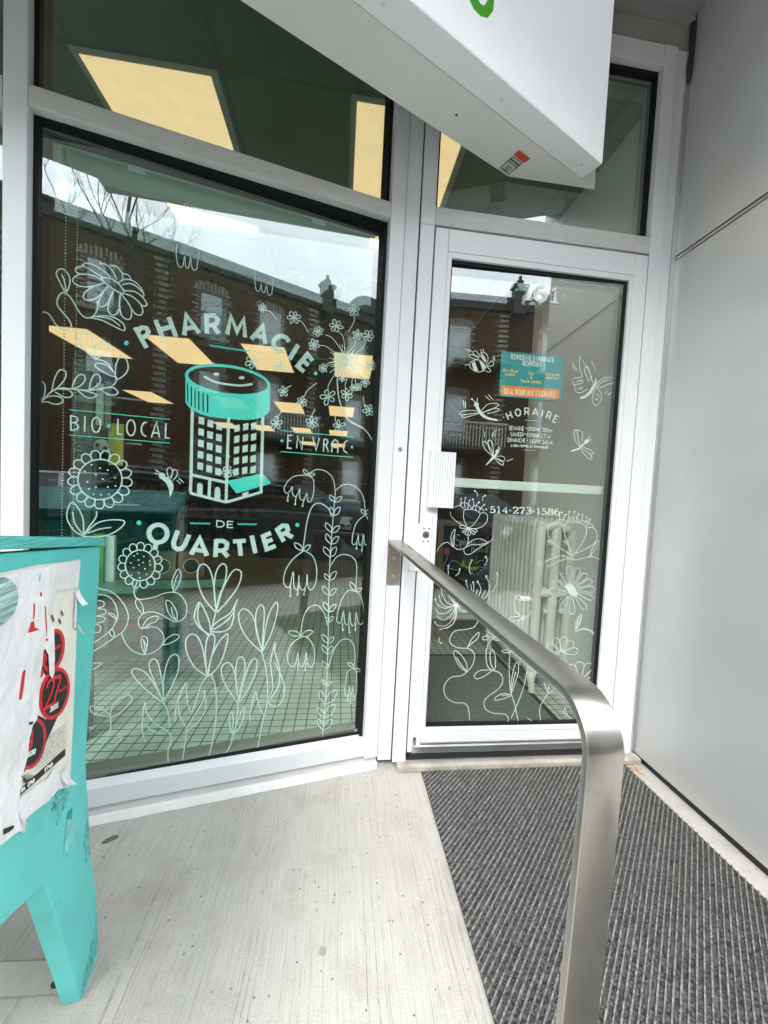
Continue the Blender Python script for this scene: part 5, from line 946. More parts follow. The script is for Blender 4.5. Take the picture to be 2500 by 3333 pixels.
for t_, a_, c_, h, w_, ct in (('SEMAINE', (728, 1420), (842, 1426), 13, 1.8, None), ('·', (855, 1420), (860, 1420), 13, 3, None), ('09', (874, 1427), (926, 1430), 12.5, 2.8, .45), ('H', (936, 1431), (954, 1432), 11, 2, None), ('|', (963, 1433), (966, 1433), 13, 1.4, None), ('20', (980, 1436), (1030, 1439), 12.5, 2.8, .45), ('H', (1042, 1440), (1058, 1441), 11, 2, None),
    ('SAMEDI', (738, 1468), (836, 1472), 13, 1.8, None), ('·', (848, 1466), (853, 1466), 13, 3, None), ('09', (866, 1474), (920, 1477), 12.5, 2.8, .45), ('H', (930, 1478), (947, 1479), 11, 2, None), ('|', (956, 1480), (959, 1480), 13, 1.4, None), ('17', (974, 1482), (1014, 1484), 12.5, 2.8, .45), ('H', (1025, 1486), (1042, 1487), 11, 2, None),
    ('DIMANCHE', (717, 1512), (854, 1518), 13, 1.8, None), ('·', (866, 1512), (871, 1512), 13, 3, None), ('10', (884, 1520), (930, 1523), 12.5, 2.8, .45), ('H', (942, 1524), (958, 1525), 11, 2, None), ('|', (968, 1526), (971, 1526), 13, 1.4, None), ('16', (986, 1529), (1030, 1532), 12.5, 2.8, .45), ('H', (1042, 1533), (1058, 1534), 11, 2, None),
    ('LABO FERME LE DIMANCHE', (744, 1548), (1028, 1564), 7, 1.7, None)): S_door.text(b, t_, c9(a_)[0], c9(c_)[0], h, w_, contrast=ct, gap=.22)
b.build('opening_hours', M_vinyl2, door)
b = MB(); S_door.text(b, '514', c10((582, 638))[0], c10((716, 642))[0], 21, 5.8, contrast=.3); S_door.text(b, '273', c10((758, 643))[0], c10((896, 647))[0], 21, 5.8, contrast=.3); S_door.text(b, '1586', c10((940, 650))[0], c10((1116, 658))[0], 21, 5.8, contrast=.3)
for x, y in ((737, 620), (916, 628), (552, 612), (1134, 636)): S_door.dot(b, c10((x, y))[0], 2.8)
b.build('phone_number', M_vinyl2, door)
S_door2 = Sheet(Vector((0, 1.5500, 0)), Vector((0, -1, 0)), 1e-5)
def rrect(S, b, q, r):
    out = []
    for i in range(4):
        p, a, c = q[i], q[i - 1], q[(i + 1) % 4]; la = math.hypot(a[0] - p[0], a[1] - p[1]); lc = math.hypot(c[0] - p[0], c[1] - p[1])
        s0 = (p[0] + (a[0] - p[0]) * r / la, p[1] + (a[1] - p[1]) * r / la); s1 = (p[0] + (c[0] - p[0]) * r / lc, p[1] + (c[1] - p[1]) * r / lc)
        for j in range(5):
            t = j / 4; out.append(((1 - t) ** 2 * s0[0] + 2 * t * (1 - t) * p[0] + t * t * s1[0], (1 - t) ** 2 * s0[1] + 2 * t * (1 - t) * p[1] + t * t * s1[1]))
    S.fill(b, out)
b = MB(); rrect(S_door2, b, c9((668, 812), (1146, 852), (1126, 1197), (650, 1160)), 12); nb = b.build('job_notice', P_teal, door)
S_door2.P = Vector((0, 1.5497, 0)); b = MB(); rrect(S_door2, b, c9((668, 1076), (1118, 1108), (1112, 1182), (662, 1150)), 10); b.build('orange_banner', P_ora, nb)
S_door2.P = Vector((0, 1.5494, 0)); b = MB()
S_door2.text(b, 'TECHNICIEN-NE EN PHARMACIE', c9((738, 872))[0], c9((1076, 900))[0], 15.5, 1.9, gap=.2); S_door2.text(b, 'RECHERCHÉ-E'.replace('É', 'E'), c9((832, 922))[0], c9((976, 932))[0], 14.5, 1.9, gap=.2); b.build('lettering', P_white, nb)
b = MB(); S_door2.text(b, 'IDEAL POUR UN.E ETUDIANT.E', c9((690, 1142))[0], c9((1086, 1168))[0], 17, 2.1, gap=.18); b.build('lettering', plain('cream_print', (0.8, 0.76, 0.6)), nb)
b = MB()
for t_, a_, c_ in (('10h à 30h par', (680, 972), (796, 980)), ('semaine', (696, 1000), (770, 1005)), ('Soirs', (878, 994), (922, 997)), ('&', (892, 1024), (906, 1025)), ('Fins de semaines', (820, 1052), (972, 1062)), ('Avec ou sans', (1006, 998), (1118, 1005)), ('expérience', (1014, 1025), (1110, 1031))): S_door2.text(b, t_, c9(a_)[0], c9(c_)[0], 10.5, 1.5, gap=.2)
b.build('lettering', P_gold, nb)
# ------------------------------------------------------------------ shop interior
M_lamp = mat('lit_diffuser', (0.8, 0.8, 0.75), 0.5, emit=(1.0, 0.60, 0.30), estr=0.41)
M_lampframe = mat('lamp_frame', (0.5, 0.5, 0.46), 0.5)
lights = [(-1.245, 1.965, 'nearest'), (0.0, 1.965, 'near'), (-2.60, 5.37, ''), (-1.385, 5.37, ''), (-0.16, 5.37, ''), (-3.83, 5.37, ''), (-4.57, 8.67, ''), (-2.80, 8.67, ''), (-1.50, 8.67, ''), (-0.32, 8.67, ''), (-3.85, 12.0, ''), (-2.75, 12.0, ''), (-1.55, 12.0, ''), (-0.40, 12.0, ''), (-1.6, 15.2, ''), (-0.42, 15.2, '')]
proto = None
LL = ['long warm ceiling light just behind the window top, left one', 'warm ceiling light just behind the window top, nearest the door', 'warm ceiling light in the second row, left of the bottle cap', 'warm ceiling light in the second row, above the bottle cap', 'warm ceiling light in the second row, behind the dandelion drawing', 'warm ceiling light in the second row, farthest left by the blind chain', 'small warm ceiling light above the BIO LOCAL words', 'warm ceiling light in the third row behind the cap drawing', 'warm ceiling light in the third row left of the dandelion stem', 'warm ceiling light in the third row under the dandelion drawing', 'tiny warm ceiling light behind the left edge of the building drawing', 'tiny warm ceiling light behind the building drawing windows', 'tiny warm ceiling light above the EN VRAC words', 'tiny warm ceiling light right above the letters VRAC', 'tiny farthest ceiling light behind the word EN', 'tiny farthest ceiling light behind the word VRAC']
for i, (x, y, _) in enumerate(lights):
    if proto is None:
        b = MB(); b.box(-0.03, 0.60, -0.03, 1.12, 3.0285, 3.0308); fr = b.build('ceiling_light', M_lampframe, org=(0, 0, 0))
        proto = thing('ceiling_light', (0, 0, 0), LL[0], 'ceiling light', 'lit ceiling panels inside the shop')
        fr.name = 'frame'; fr.parent = proto
        b = MB(); b.box(0, 0.565, 0, 1.085, 3.0262, 3.0284); df_ = b.build('diffuser', M_lamp, proto)
        o = proto
    else: o = copy_tree(proto)
    o.location = (x, y, 0); o['label'] = LL[i]
# roller blind
bl = thing('roller_blind', W(-0.58, -0.2, 2.2), 'rolled up grey green roller blind behind the top of the window', 'blind')
M_blind = mat('blind_fabric', (0.36, 0.41, 0.34), 0.75, var=0.06, scale=4, stretch=(1, 1, 0.3)); M_rail = mat('blind_rail', (0.40, 0.47, 0.35), 0.5)
MB().wbox(-1.13, -0.045, -0.165, -0.135, 2.206, 2.236).build('head_rail', M_rail, bl, bevel=0.003)
MB().wbox(-1.13, -0.045, -0.165, -0.131, 2.2365, 2.26).build('rail_shadow_strip', M_gasket, bl)  # black strip painted in as the shadow gap along the head rail
b = MB(); kk = 24; vs = []
for i in range(kk + 1):
    s_ = -1.115 + 1.05 * i / kk
    for j in range(20):
        a = 2 * math.pi * j / 20; r = 0.046 + 0.0015 * math.sin(a * 2 + i * .2); vs.append(W(s_, -0.205 + r * math.cos(a), 2.207 + r * math.sin(a)))
b.add(vs, [(i * 20 + j, i * 20 + (j + 1) % 20, (i + 1) * 20 + (j + 1) % 20, (i + 1) * 20 + j) for i in range(kk) for j in range(20)], True); b.build('fabric_roll', M_blind, bl)
M_brk = mat('bracket_plastic', (0.85, 0.88, 0.83), 0.4)
for s_ in (-0.905, -0.285):
    br = MB().wbox(s_ - 0.026, s_ + 0.026, -0.134, -0.1305, 2.178, 2.230).build('bracket', M_brk, bl, bevel=0.002)
    for k_ in (-0.013, 0, 0.013): MB().wbox(s_ + k_ - 0.003, s_ + k_ + 0.003, -0.1303, -0.1296, 2.204, 2.214 if k_ else 2.209).build('bracket_slot', M_dark, br)
MB().wbox(-1.138, -1.121, -0.25, -0.135, 2.125, 2.240).build('end_bracket', M_brk, bl, bevel=0.003)
for dd, ss in ((-0.165, -1.112), (-0.240, -1.106)):
    b = MB()
    for i in range(152): b.sphere(W(ss, dd, 2.13 - i * 0.0105), 0.0024, nu=6, nv=4)
    b.build('bead_chain', plain('bead_chain_plastic', (0.72, 0.74, 0.70), 0.3), bl)
# radiator
rd = thing('radiator', (1.28, 2.45, 0), 'old cream cast iron column radiator standing inside the glass door', 'radiator')
xs = (1.178, 1.276, 1.374)
def section(y, end):
    b = MB(); r = 0.029 if end else 0.026
    for x in xs:
        b.tube([(x, y, 0.115), (x, y, 0.15), (x, y, 0.55), (x, y, 0.96), (x, y, 1.0)], [r * .8, r, r, r, r * .85], 12)
    for z in (0.145, 0.60, 0.985):
        b.tube([(xs[0] - 0.006, y, z), (xs[1], y, z + (0.018 if z > .9 else 0)), (xs[2] + 0.006, y, z)], [r * .93] * 3, 10)
    for x in xs: b.sphere((x, y, 1.0), r * .98, r * .9, 0.035)
    return b.build('section', M_cream, rd)
for i in range(12): section(2.115 + i * 0.058, i in (0, 11))
for x in (1.227, 1.325): MB().cyl((x, 2.115, 0.905), (x, 2.078, 0.905), 0.014, 10).build('boss', M_cream, rd); MB().cyl((x, 2.115, 0.50), (x, 2.08, 0.50), 0.012, 10).build('boss', M_cream, rd)
MB().sphere((1.325, 2.09, 0.985), 0.024, 0.02, 0.024).build('plug', M_cream, rd)
for y in (2.115, 2.753):
    for x in (1.178, 1.374): MB().tube([(x, y, 0.13), (x, y, 0.07), (x + 0.004, y - 0.01, 0.03), (x + 0.005, y - 0.014, 0.0045)], [0.03, 0.022, 0.017, 0.026], 10).build('foot', M_cream, rd)
for x, y, z, r in ((1.150, 2.115, 0.64, 0.006), (1.152, 2.23, 0.43, 0.009)): MB().sphere((x, y, z), 0.002, r, r * 1.1, 8, 6).build('rust_spot', M_dark, rd)
# chalkboard A frame
cbd = thing('chalkboard_sign', (1.0, 2.95, 0), 'wooden A frame chalkboard with coloured chalk writing about April specials', 'chalkboard')
q00 = Vector((0.812, 2.90, 0.0046)); lean = Vector((0, 0.13, 0.94)).normalized(); xr = Vector((0.985, 0.17, 0)).normalized(); nb_ = xr.cross(lean).normalized()
if nb_.y > 0: nb_ = -nb_
def CB(u, v, d=0.0): return q00 + xr * u + lean * v + nb_ * d
def cbx(u0, u1, v0, v1, d0, d1): return MB().hexa([CB(u0, v0, d1), CB(u1, v0, d1), CB(u1, v0, d0), CB(u0, v0, d0), CB(u0, v1, d1), CB(u1, v1, d1), CB(u1, v1, d0), CB(u0, v1, d0)])
cbx(0, 0.04, 0, 0.95, -0.02, 0.003).build('leg', M_wood, cbd, bevel=0.002); cbx(0.50, 0.54, 0, 0.95, -0.02, 0.003).build('leg', M_wood, cbd, bevel=0.002)
cbx(0.0402, 0.4998, 0.15, 0.19, -0.018, 0.002).build('rail', M_wood, cbd, bevel=0.002); cbx(0.0402, 0.4998, 0.91, 0.95, -0.018, 0.002).build('rail', M_wood, cbd, bevel=0.002)
cbx(0.0402, 0.4998, 0.1902, 0.9098, -0.014, -0.006).build('board', M_chalk, cbd)
b = MB(); b.hexa([Vector((0.83, 3.30, 0.0046)), Vector((0.87, 3.31, 0.0046)), Vector((0.87, 3.33, 0.0046)), Vector((0.83, 3.32, 0.0046)), CB(0, .93, -.03), CB(.04, .93, -.03), CB(.04, .93, -.05), CB(0, .93, -.05)]); b.build('back_leg', M_wood, cbd)
S_cb = Sheet(CB(0, 0, -0.0055), nb_)
def chalk(lines, w, mt, fills=(), texts=(), dots=()):
    b = MB()
    for ln in lines: S_cb.stroke(b, cA(*P(ln)), w, 4)
    for f in fills: S_cb.fill(b, cA(*P(f)))
    if b.v: b.build('chalk_drawing', mt, cbd, tri=bool(fills))
    for t_, a_, c_, h, ww in texts:
        b = MB(); S_cb.text(b, t_, cA(a_)[0], cA(c_)[0], h, ww); b.build('chalk_lettering', mt, cbd)
chalk(['270,1290 290,1240 340,1215 400,1235 430,1280', '280,1320 330,1340 400,1355', '680,1250 720,1210 760,1220 790,1170 850,1190 915,1175', '700,1300 780,1320 900,1330', '810,1310 815,1280 860,1270', '245,1150 235,1210 200,1270 190,1360', '600,1370 630,1425', '660,1355 700,1430', '710,1340 745,1360', '180,1640 220,1760 250,1900', '250,1650 270,1800 290,1900'], 1.6, P_white, texts=(('S', (365, 1000), (430, 1002), 36, 2.2), ('péciaux', (440, 990), (660, 1000), 24, 1.9), ('du', (700, 1000), (800, 1005), 24, 1.9), ('mois', (595, 1090), (760, 1095), 22, 1.8), ("d'", (790, 1095), (845, 1097), 22, 1.8)))
chalk([], 1.6, P_grn, texts=(('A', (455, 1265), (520, 1268), 30, 2.2), ('vril', (530, 1268), (668, 1275), 27, 2.2)))
chalk([], 1.6, P_lime, fills=('440,1270 480,1205 510,1285 580,1300 700,1305 690,1335 620,1362 560,1350 500,1310 450,1300',))
chalk([], 1.6, mat('chalk_pink', (0.6, 0.10, 0.16), 0.8), fills=('200,1110 202,1060 235,1015 245,1045 265,1025 277,1090 268,1135 220,1138',))
chalk(['425,1490 510,1480', '430,1450 470,1500', '480,1560 775,1550', '500,1540 770,1545', '760,1480 850,1450 900,1400'], 2.2, mat('chalk_rust', (0.38, 0.11, 0.03), 0.8))
chalk([], 2, P_yel, fills=('800,1660 820,1635 850,1670 845,1715 805,1715',))
rs2 = random.Random(4); chalk(['%d,%d %d,%d' % (160 + i * 14, 2015 - (i * 2.5), 165 + i * 14 + rs2.randint(-8, 8), 1935 - i * 2 + rs2.randint(-20, 15)) for i in range(36)], 2.0, mat('chalk_mint', (0.10, 0.42, 0.24), 0.8))
# inner mat
im = thing('entrance_mat', (0.85, 2.2, 0), 'dark ribbed entrance mat on the tiled floor behind the glass door', 'doormat')
MB().box(0.42, 1.16, 1.815, 2.61, 0.0045, 0.0095).build('mat_base', mat('dark_carpet', (0.055, 0.065, 0.058), 0.9, var=0.4, scale=80), im)
b = MB()
for i in range(56):
    y = 1.822 + i * 0.014; b.box(0.424, 1.156, y, y + 0.0065, 0.0094, 0.0135)
b.build('rib', mat('carpet_rib', (0.16, 0.175, 0.155), 0.9, var=0.3, scale=90), im)
b = MB(); b.box(0.40, 1.185, 1.79, 1.8148, 0.0045, 0.012); b.box(0.40, 1.185, 2.6102, 2.63, 0.0045, 0.012); b.box(1.1602, 1.185, 1.815, 2.61, 0.0045, 0.012); b.box(0.40, 0.4198, 1.815, 2.61, 0.0045, 0.012); b.build('mat_border', M_gasket, im)
# pipe and trim on the right hand inner wall
b = MB(); b.cyl((1.345, 1.75, 0.005), (1.345, 1.75, 3.03), 0.013, 10); tag(b.build('heating_pipe', M_wallin, org=(1.345, 1.75, 0)), 'thin pale vertical heating pipe against the inner wall beside the radiator', 'pipe')
# shelving with goods
M_shelf = mat('grey_shelf_metal', (0.07, 0.08, 0.075), 0.45, 0.2); M_edge = mat('pale_green_shelf_edge', (0.17, 0.24, 0.20), 0.4)
goods_cols = [(0.55, 0.55, 0.52), (0.35, 0.08, 0.06), (0.10, 0.22, 0.30), (0.45, 0.33, 0.08), (0.12, 0.28, 0.12), (0.30, 0.18, 0.10), (0.60, 0.48, 0.35), (0.05, 0.05, 0.06)]
GM = [mat('package_%d' % i, tuple(v * .4 for v in c), 0.45, var=0.15, scale=30) for i, c in enumerate(goods_cols)]
GP = []
for i in range(8):
    b = MB(); h, wd, dp = (0.16, 0.13, 0.2, 0.11, 0.18, 0.15, 0.22, 0.12)[i], (0.09, 0.13, 0.07, 0.12, 0.10, 0.06, 0.11, 0.08)[i], 0.08
    if i in (2, 5): b.cyl((0, 0, 0), (0, 0, h * .75), wd / 2, 14); b.cyl((0, 0, h * .75), (0, 0, h), wd / 3.4, 12)
    else: b.box(-wd / 2, wd / 2, -dp / 2, dp / 2, 0, h)
    m_ = bpy.data.meshes.new('goods'); o = b.build('product_pack', GM[i], org=(0, 0, 0), bevel=0.003); GP.append(o)
    b = MB(); b.box(-wd * .32, wd * .32, -dp / 2 - 0.0015, -dp / 2 - 0.0002 if i not in (2, 5) else -dp / 2 + 0.03, h * .25, h * .62); b.build('package_label', GM[(i + 3) % 8], o)
GN = ['beige', 'dark red', 'blue', 'mustard', 'green', 'brown', 'tan', 'black']
used = set(); rg = random.Random(8)
def stock(x, y, z, rz, where):
    i = rg.randrange(8); src = GP[i]
    if i not in used: o = src; used.add(i)
    else: o = copy_tree(src)
    o.location = (x, y, z); o.rotation_euler = (0, 0, rz)
    tag(o, '%s packaged product standing on the %s' % (GN[i], where), 'product', '%s goods on the %s' % (GN[i], where)); return o
def shelving(x, y, rz, length, levels, label, where, fill=True, height=1.7, depth=0.4, lip=M_edge):
    t = thing('shelving_unit', (x, y, 0.0045), label, 'shelves', None); t.rotation_euler = (0, 0, rz)
    def bb(*a): 
        q = MB(); q.box(*a); return q
    def put(nm, q, mt):
        me = q.build(nm, mt, None, org=(0, 0, 0)); me.parent = t; return me
    put('back_panel', bb(-length / 2, length / 2, depth - 0.02, depth, 0, height), M_shelf)
    for s_ in (-1, 1): put('upright', bb(s_ * length / 2 - 0.02, s_ * length / 2 + 0.02, 0, depth - 0.021, 0, height), M_shelf)
    for z in levels:
        sh = put('shelf', bb(-length / 2 + 0.021, length / 2 - 0.021, 0.0, depth - 0.021, z, z + 0.025), M_shelf)
        e_ = put('price_strip', bb(-length / 2 + 0.021, length / 2 - 0.021, -0.006, -0.0005, z - 0.008, z + 0.032), lip); e_.parent = sh
        if fill:
            u = -length / 2 + 0.10
            while u < length / 2 - 0.08:
                px_, py_ = x + u * math.cos(rz) - 0.09 * math.sin(rz), y + u * math.sin(rz) + 0.09 * math.cos(rz)
                stock(px_, py_, 0.0045 + z + 0.0255, rz, where); u += rg.uniform(0.13, 0.24)
    return t
shelving(-2.35, 4.6, rad(84), 2.2, (0.12, 0.45, 0.80), 'low shelving run with pale green edges and dark goods, left in the shop', 'low left shelving', height=1.0)
shelving(-3.2, 10.5, 0, 3.4, (0.15, 0.55, 0.95, 1.35, 1.72), 'tall dark shelving at the back left of the shop', 'back left shelving', height=2.0)
shelving(-0.2, 9.4, 0, 2.2, (0.15, 0.55, 0.95, 1.35), 'tall dark shelving at the back behind EN VRAC', 'back right shelving', height=1.65)
shelving(-2.5, 7.2, 0, 2.4, (0.15, 0.55, 0.95, 1.3), 'mid height dark shelving in the middle of the shop', 'middle shelving', height=1.6)
shelving(1.05, 6.2, rad(-90), 2.0, (0.2, 0.6, 1.0, 1.4), 'dark shelving along the right inner wall beyond the chalkboard', 'right wall shelving', height=1.8)
M_counter = mat('dark_counter', (0.06, 0.055, 0.05), 0.4)
ct = thing('service_counter', (-0.6, 6.6, 0), 'dark service counter with wooden top in the middle of the shop', 'counter')
MB().box(-1.3, 0.4, 6.4, 6.9, 0.0045, 0.98).build('body', M_counter, ct); MB().box(-1.35, 0.45, 6.36, 6.94, 0.981, 1.02).build('top', M_wood, ct, bevel=0.004)
MB().box(-0.15, 0.35, 6.55, 6.85, 1.0205, 1.5).build('display_cabinet', mat('amber_cabinet', (0.22, 0.13, 0.05), 0.5), ct)
# goods close behind the glass on the left
rk = thing('display_rack', W(-1.10, -0.55, 0), 'grey wire display rack with hanging goods behind the left window edge', 'rack')
MB().wbox(-1.20, -1.15, -0.62, -0.60, 0.0045, 1.62).build('upright', M_shelf, rk); MB().wbox(-1.20, -1.13, -0.50, -0.48, 0.0045, 1.62).build('upright', M_shelf, rk)
for z in (1.02, 1.30, 1.50): MB().wbox(-1.19, -0.98, -0.612, -0.606, z, z + 0.008).build('hook_bar', M_alu, rk)
MB().wbox(-1.22, -0.94, -0.74, -0.42, 0.66, 0.69).build('shelf', M_edge, rk)
def hung(name, s0, s1, d, z0, z1, mt, label, cat, th=0.012):
    o = MB().wbox(s0, s1, d - th, d, z0, z1).build(name, mt, org=W((s0 + s1) / 2, d, z0)); return tag(o, label, cat)
yp = hung('yellow_card', -1.10, -1.045, -0.58, 1.20, 1.385, P_yel, 'yellow packaged card hanging from the rack behind the bead chain', 'packet')
b = MB(); b.sphere(W(-1.125, -0.575, 1.285), 0.03, 0.012, 0.026); b.sphere(W(-1.095, -0.572, 1.262), 0.012, 0.012, 0.012); b.sphere(W(-1.15, -0.572, 1.275), 0.010, 0.012, 0.010)
pt = b.build('plush_toy', plain('plush_white', (0.6, 0.58, 0.52), 0.9), org=W(-1.125, -0.575, 1.285)); tag(pt, 'small white and brown soft toy hanging beside the yellow card', 'toy')
b = MB()
for s_, z in ((-1.137, 1.283), (-1.108, 1.272), (-1.092, 1.25)): b.sphere(W(s_, -0.562, z), 0.009, 0.006, 0.009, 8, 6)
b.build('patch', plain('plush_brown', (0.08, 0.045, 0.03), 0.9), pt)
hung('white_packet', -1.145, -1.118, -0.565, 1.37, 1.55, P_white, 'tall white packet hanging highest on the rack', 'packet'); hung('grey_packet', -1.112, -1.092, -0.565, 1.36, 1.56, plain('grey_print', (0.35, 0.35, 0.33)), 'narrow grey packet hanging next to the white packet', 'packet')
hung('green_book', -1.155, -1.09, -0.50, 0.6905, 0.90, P_grn, 'green and pale book standing on the rack shelf', 'book', 0.03); hung('white_book', -1.088, -1.055, -0.52, 0.6905, 0.89, P_white, 'thin white book leaning beside the green book', 'book', 0.03)
hung('red_box', -1.16, -1.12, -0.46, 0.6905, 0.79, P_red, 'small red box at the front of the rack shelf', 'box', 0.03)
for k_, (s_, lb) in enumerate(((-0.93, 'brown cardboard box with round hole, left of the pair'), (-0.79, 'brown cardboard box with round hole, right of the pair'))):
    o = MB().wbox(s_ - 0.065, s_ + 0.065, -0.99, -0.86, 0.6205, 0.75).build('cardboard_box', M_card, org=W(s_, -0.9, 0.6205)); tag(o, lb, 'box', 'brown boxes with round holes on the low table')
    b = MB(); b.cyl(W(s_, -0.859, 0.69), W(s_, -0.8545, 0.69), 0.036, 24); o2 = b.build('round_hole', M_dark, o); b = MB(); b.cyl(W(s_, -0.8595, 0.69), W(s_, -0.857, 0.69), 0.041, 24); b.build('hole_rim', P_gold, o)
tb = thing('display_table', W(-0.95, -1.0, 0), 'dark low display table with pale green edge behind the window', 'table')
MB().wbox(-1.35, -0.62, -1.25, -0.82, 0.585, 0.62).build('table_top', M_shelf, tb); MB().wbox(-1.35, -0.62, -0.819, -0.812, 0.58, 0.622).build('edge_strip', M_edge, tb)
MB().wbox(-1.35, -0.62, -1.25, -0.86, 0.20, 0.225).build('lower_shelf', M_shelf, tb)
for s_ in (-1.33, -0.66):
    for d_ in (-1.23, -0.87): MB().wbox(s_, s_ + 0.03, d_, d_ + 0.03, 0.0045, 0.5845).build('leg', M_shelf, tb)
for s_ in (-1.25, -1.10, -0.96, -0.84, -0.72):
    c_ = W(s_, -1.0, 0); stock(c_.x, c_.y, 0.2255, AW, 'low display table')
for i in range(8):
    if i not in used: o = GP[i]; [bpy.data.objects.remove(c) for c in list(o.children)]; bpy.data.objects.remove(o)
# ------------------------------------------------------------------ across the street
YB = -13.0
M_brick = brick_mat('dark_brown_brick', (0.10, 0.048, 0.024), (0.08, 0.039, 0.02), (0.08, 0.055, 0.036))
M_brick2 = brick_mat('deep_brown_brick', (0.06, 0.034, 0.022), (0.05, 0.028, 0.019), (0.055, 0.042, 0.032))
M_stone = mat('pale_limestone', (0.26, 0.245, 0.19), 0.85, var=0.12, scale=6, bump=0.2); M_corn = mat('dark_cornice', (0.045, 0.043, 0.035), 0.7, var=0.2)
M_fr = mat('dark_window_frame', (0.06, 0.075, 0.07), 0.5); M_frw = mat('white_window_frame', (0.55, 0.55, 0.52), 0.5); M_curt = mat('pale_curtain', (0.30, 0.36, 0.34), 0.8, var=0.25, scale=8, stretch=(6, 6, .3))
def house(x0, x1, top, brick, wins, label, group='row houses across the street', cornice=0.5, dome=None, quoins=()):
    t = thing('row_house', ((x0 + x1) / 2, YB, 0), label, 'house', group)
    MB().box(x0, x1, YB - 9, YB, -0.05, top - cornice).build('wall', brick, t)
    b = MB(); b.box(x0, x1, YB - 9, YB + 0.12, top - cornice + 0.0005, top - 0.08); b.box(x0 - 0.02, x1 + 0.02, YB - 9, YB + 0.24, top - 0.0795, top); b.build('cornice', M_corn, t)
    if dome:
        xc, r, h = dome; b = MB(); n = 16
        b.prism([(xc - r, YB + 0.1, top + 0.001)] + [(xc + r * math.cos(math.pi - math.pi * i / n), YB + 0.1, top + 0.001 + h * math.sin(math.pi * i / n)) for i in range(1, n)] + [(xc + r, YB + 0.1, top + 0.001)], (0, -0.3, 0)); b.build('parapet', M_corn, t)
    for xq0, xq1 in quoins:
        b = MB(); z = 0.2; i = 0
        while z < top - cornice - 0.15:
            o = 0.05 if i % 2 else 0.0; b.box(xq0 + o, xq1 - o, YB + 0.0005, YB + 0.05, z, z + 0.12); z += 0.205; i += 1
        b.build('quoin', M_stone, t)
    for xw0, xw1, z0, z1, dark in wins:
        fm = M_fr if dark else M_frw
        fr = MB(); fr.box(xw0, xw0 + 0.07, YB + 0.001, YB + 0.06, z0, z1); fr.box(xw1 - 0.07, xw1, YB + 0.001, YB + 0.06, z0, z1); fr.box(xw0 + 0.07, xw1 - 0.07, YB + 0.001, YB + 0.06, z1 - 0.07, z1); fr.box(xw0 + 0.07, xw1 - 0.07, YB + 0.001, YB + 0.06, z0, z0 + 0.07); fr.box(xw0 + 0.07, xw1 - 0.07, YB + 0.001, YB + 0.055, (z0 + z1) / 2 - 0.04, (z0 + z1) / 2 + 0.04)
        w_ = fr.build('window', fm, t)
        MB().box(xw0 + 0.07, xw1 - 0.07, YB + 0.0005, YB + 0.012, z0 + 0.07, z1 - 0.07).build('curtain', M_curt, w_)
        MB().add([(xw0 + .07, YB + .03, z0 + .07), (xw1 - .07, YB + .03, z0 + .07), (xw1 - .07, YB + .03, z1 - .07), (xw0 + .07, YB + .03, z1 - .07)], [(3, 2, 1, 0)]).build('pane', M_glass_far, w_)
        b = MB(); z = z0; i = 0
        while z < z1:
            e = 0.22 if i % 2 else 0.12; b.box(xw0 - e, xw0 - 0.002, YB + 0.0005, YB + 0.04, z, z + 0.09); b.box(xw1 + 0.002, xw1 + e, YB + 0.0005, YB + 0.04, z, z + 0.09); z += 0.14; i += 1
        n = 9
        for i in range(n):
            xa = xw0 - 0.15 + (xw1 - xw0 + 0.30) * i / n; hh = 0.22 + 0.10 * math.sin(math.pi * (i + .5) / n) + (0.05 if i % 2 else 0); b.box(xa, xa + (xw1 - xw0 + .3) / n * .72, YB + 0.0005, YB + 0.045, z1 + 0.005, z1 + hh)
        b.box(xw0 - 0.2, xw1 + 0.2, YB + 0.0005, YB + 0.12, z0 - 0.14, z0 - 0.003); b.build('stone_surround', M_stone, w_)
    return t
def rows(xs_, dark=True):
    o = []
    for i, x in enumerate(xs_):
        for z0, z1 in ((6.72, 8.28), (3.75, 5.45), (0.75, 2.6)): o.append((x - 0.43, x + 0.43, z0, z1, dark if i % 2 == 0 else not dark))
    return o
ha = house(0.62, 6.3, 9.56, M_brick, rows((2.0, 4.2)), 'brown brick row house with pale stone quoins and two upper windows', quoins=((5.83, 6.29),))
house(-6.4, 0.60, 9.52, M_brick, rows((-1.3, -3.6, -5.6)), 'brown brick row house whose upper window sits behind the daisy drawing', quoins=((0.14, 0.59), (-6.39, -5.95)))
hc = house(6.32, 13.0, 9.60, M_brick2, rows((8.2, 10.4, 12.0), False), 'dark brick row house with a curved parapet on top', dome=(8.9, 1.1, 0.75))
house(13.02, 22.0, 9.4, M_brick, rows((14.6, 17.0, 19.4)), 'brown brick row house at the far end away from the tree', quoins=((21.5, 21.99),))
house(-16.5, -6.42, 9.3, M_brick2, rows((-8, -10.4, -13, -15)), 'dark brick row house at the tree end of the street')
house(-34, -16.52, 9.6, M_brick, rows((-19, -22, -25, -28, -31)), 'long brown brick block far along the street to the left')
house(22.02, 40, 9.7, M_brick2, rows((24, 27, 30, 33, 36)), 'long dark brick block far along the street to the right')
b = MB(); b.box(6.30, 6.82, YB + 0.001, YB + 0.34, 8.9, 9.95); b.box(6.22, 6.90, YB + 0.001, YB + 0.42, 9.951, 10.06); b.build('pier', M_corn, hc)
b = MB(); b.tube([(6.56, YB + .2, 10.06), (6.56, YB + .2, 10.12), (6.56, YB + .2, 10.17), (6.56, YB + .2, 10.26), (6.56, YB + .2, 10.33), (6.56, YB + .2, 10.44), (6.56, YB + .2, 10.5)], [0.22, 0.08, 0.14, 0.15, 0.06, 0.08, 0.02], 12); b.build('finial', M_corn, hc)
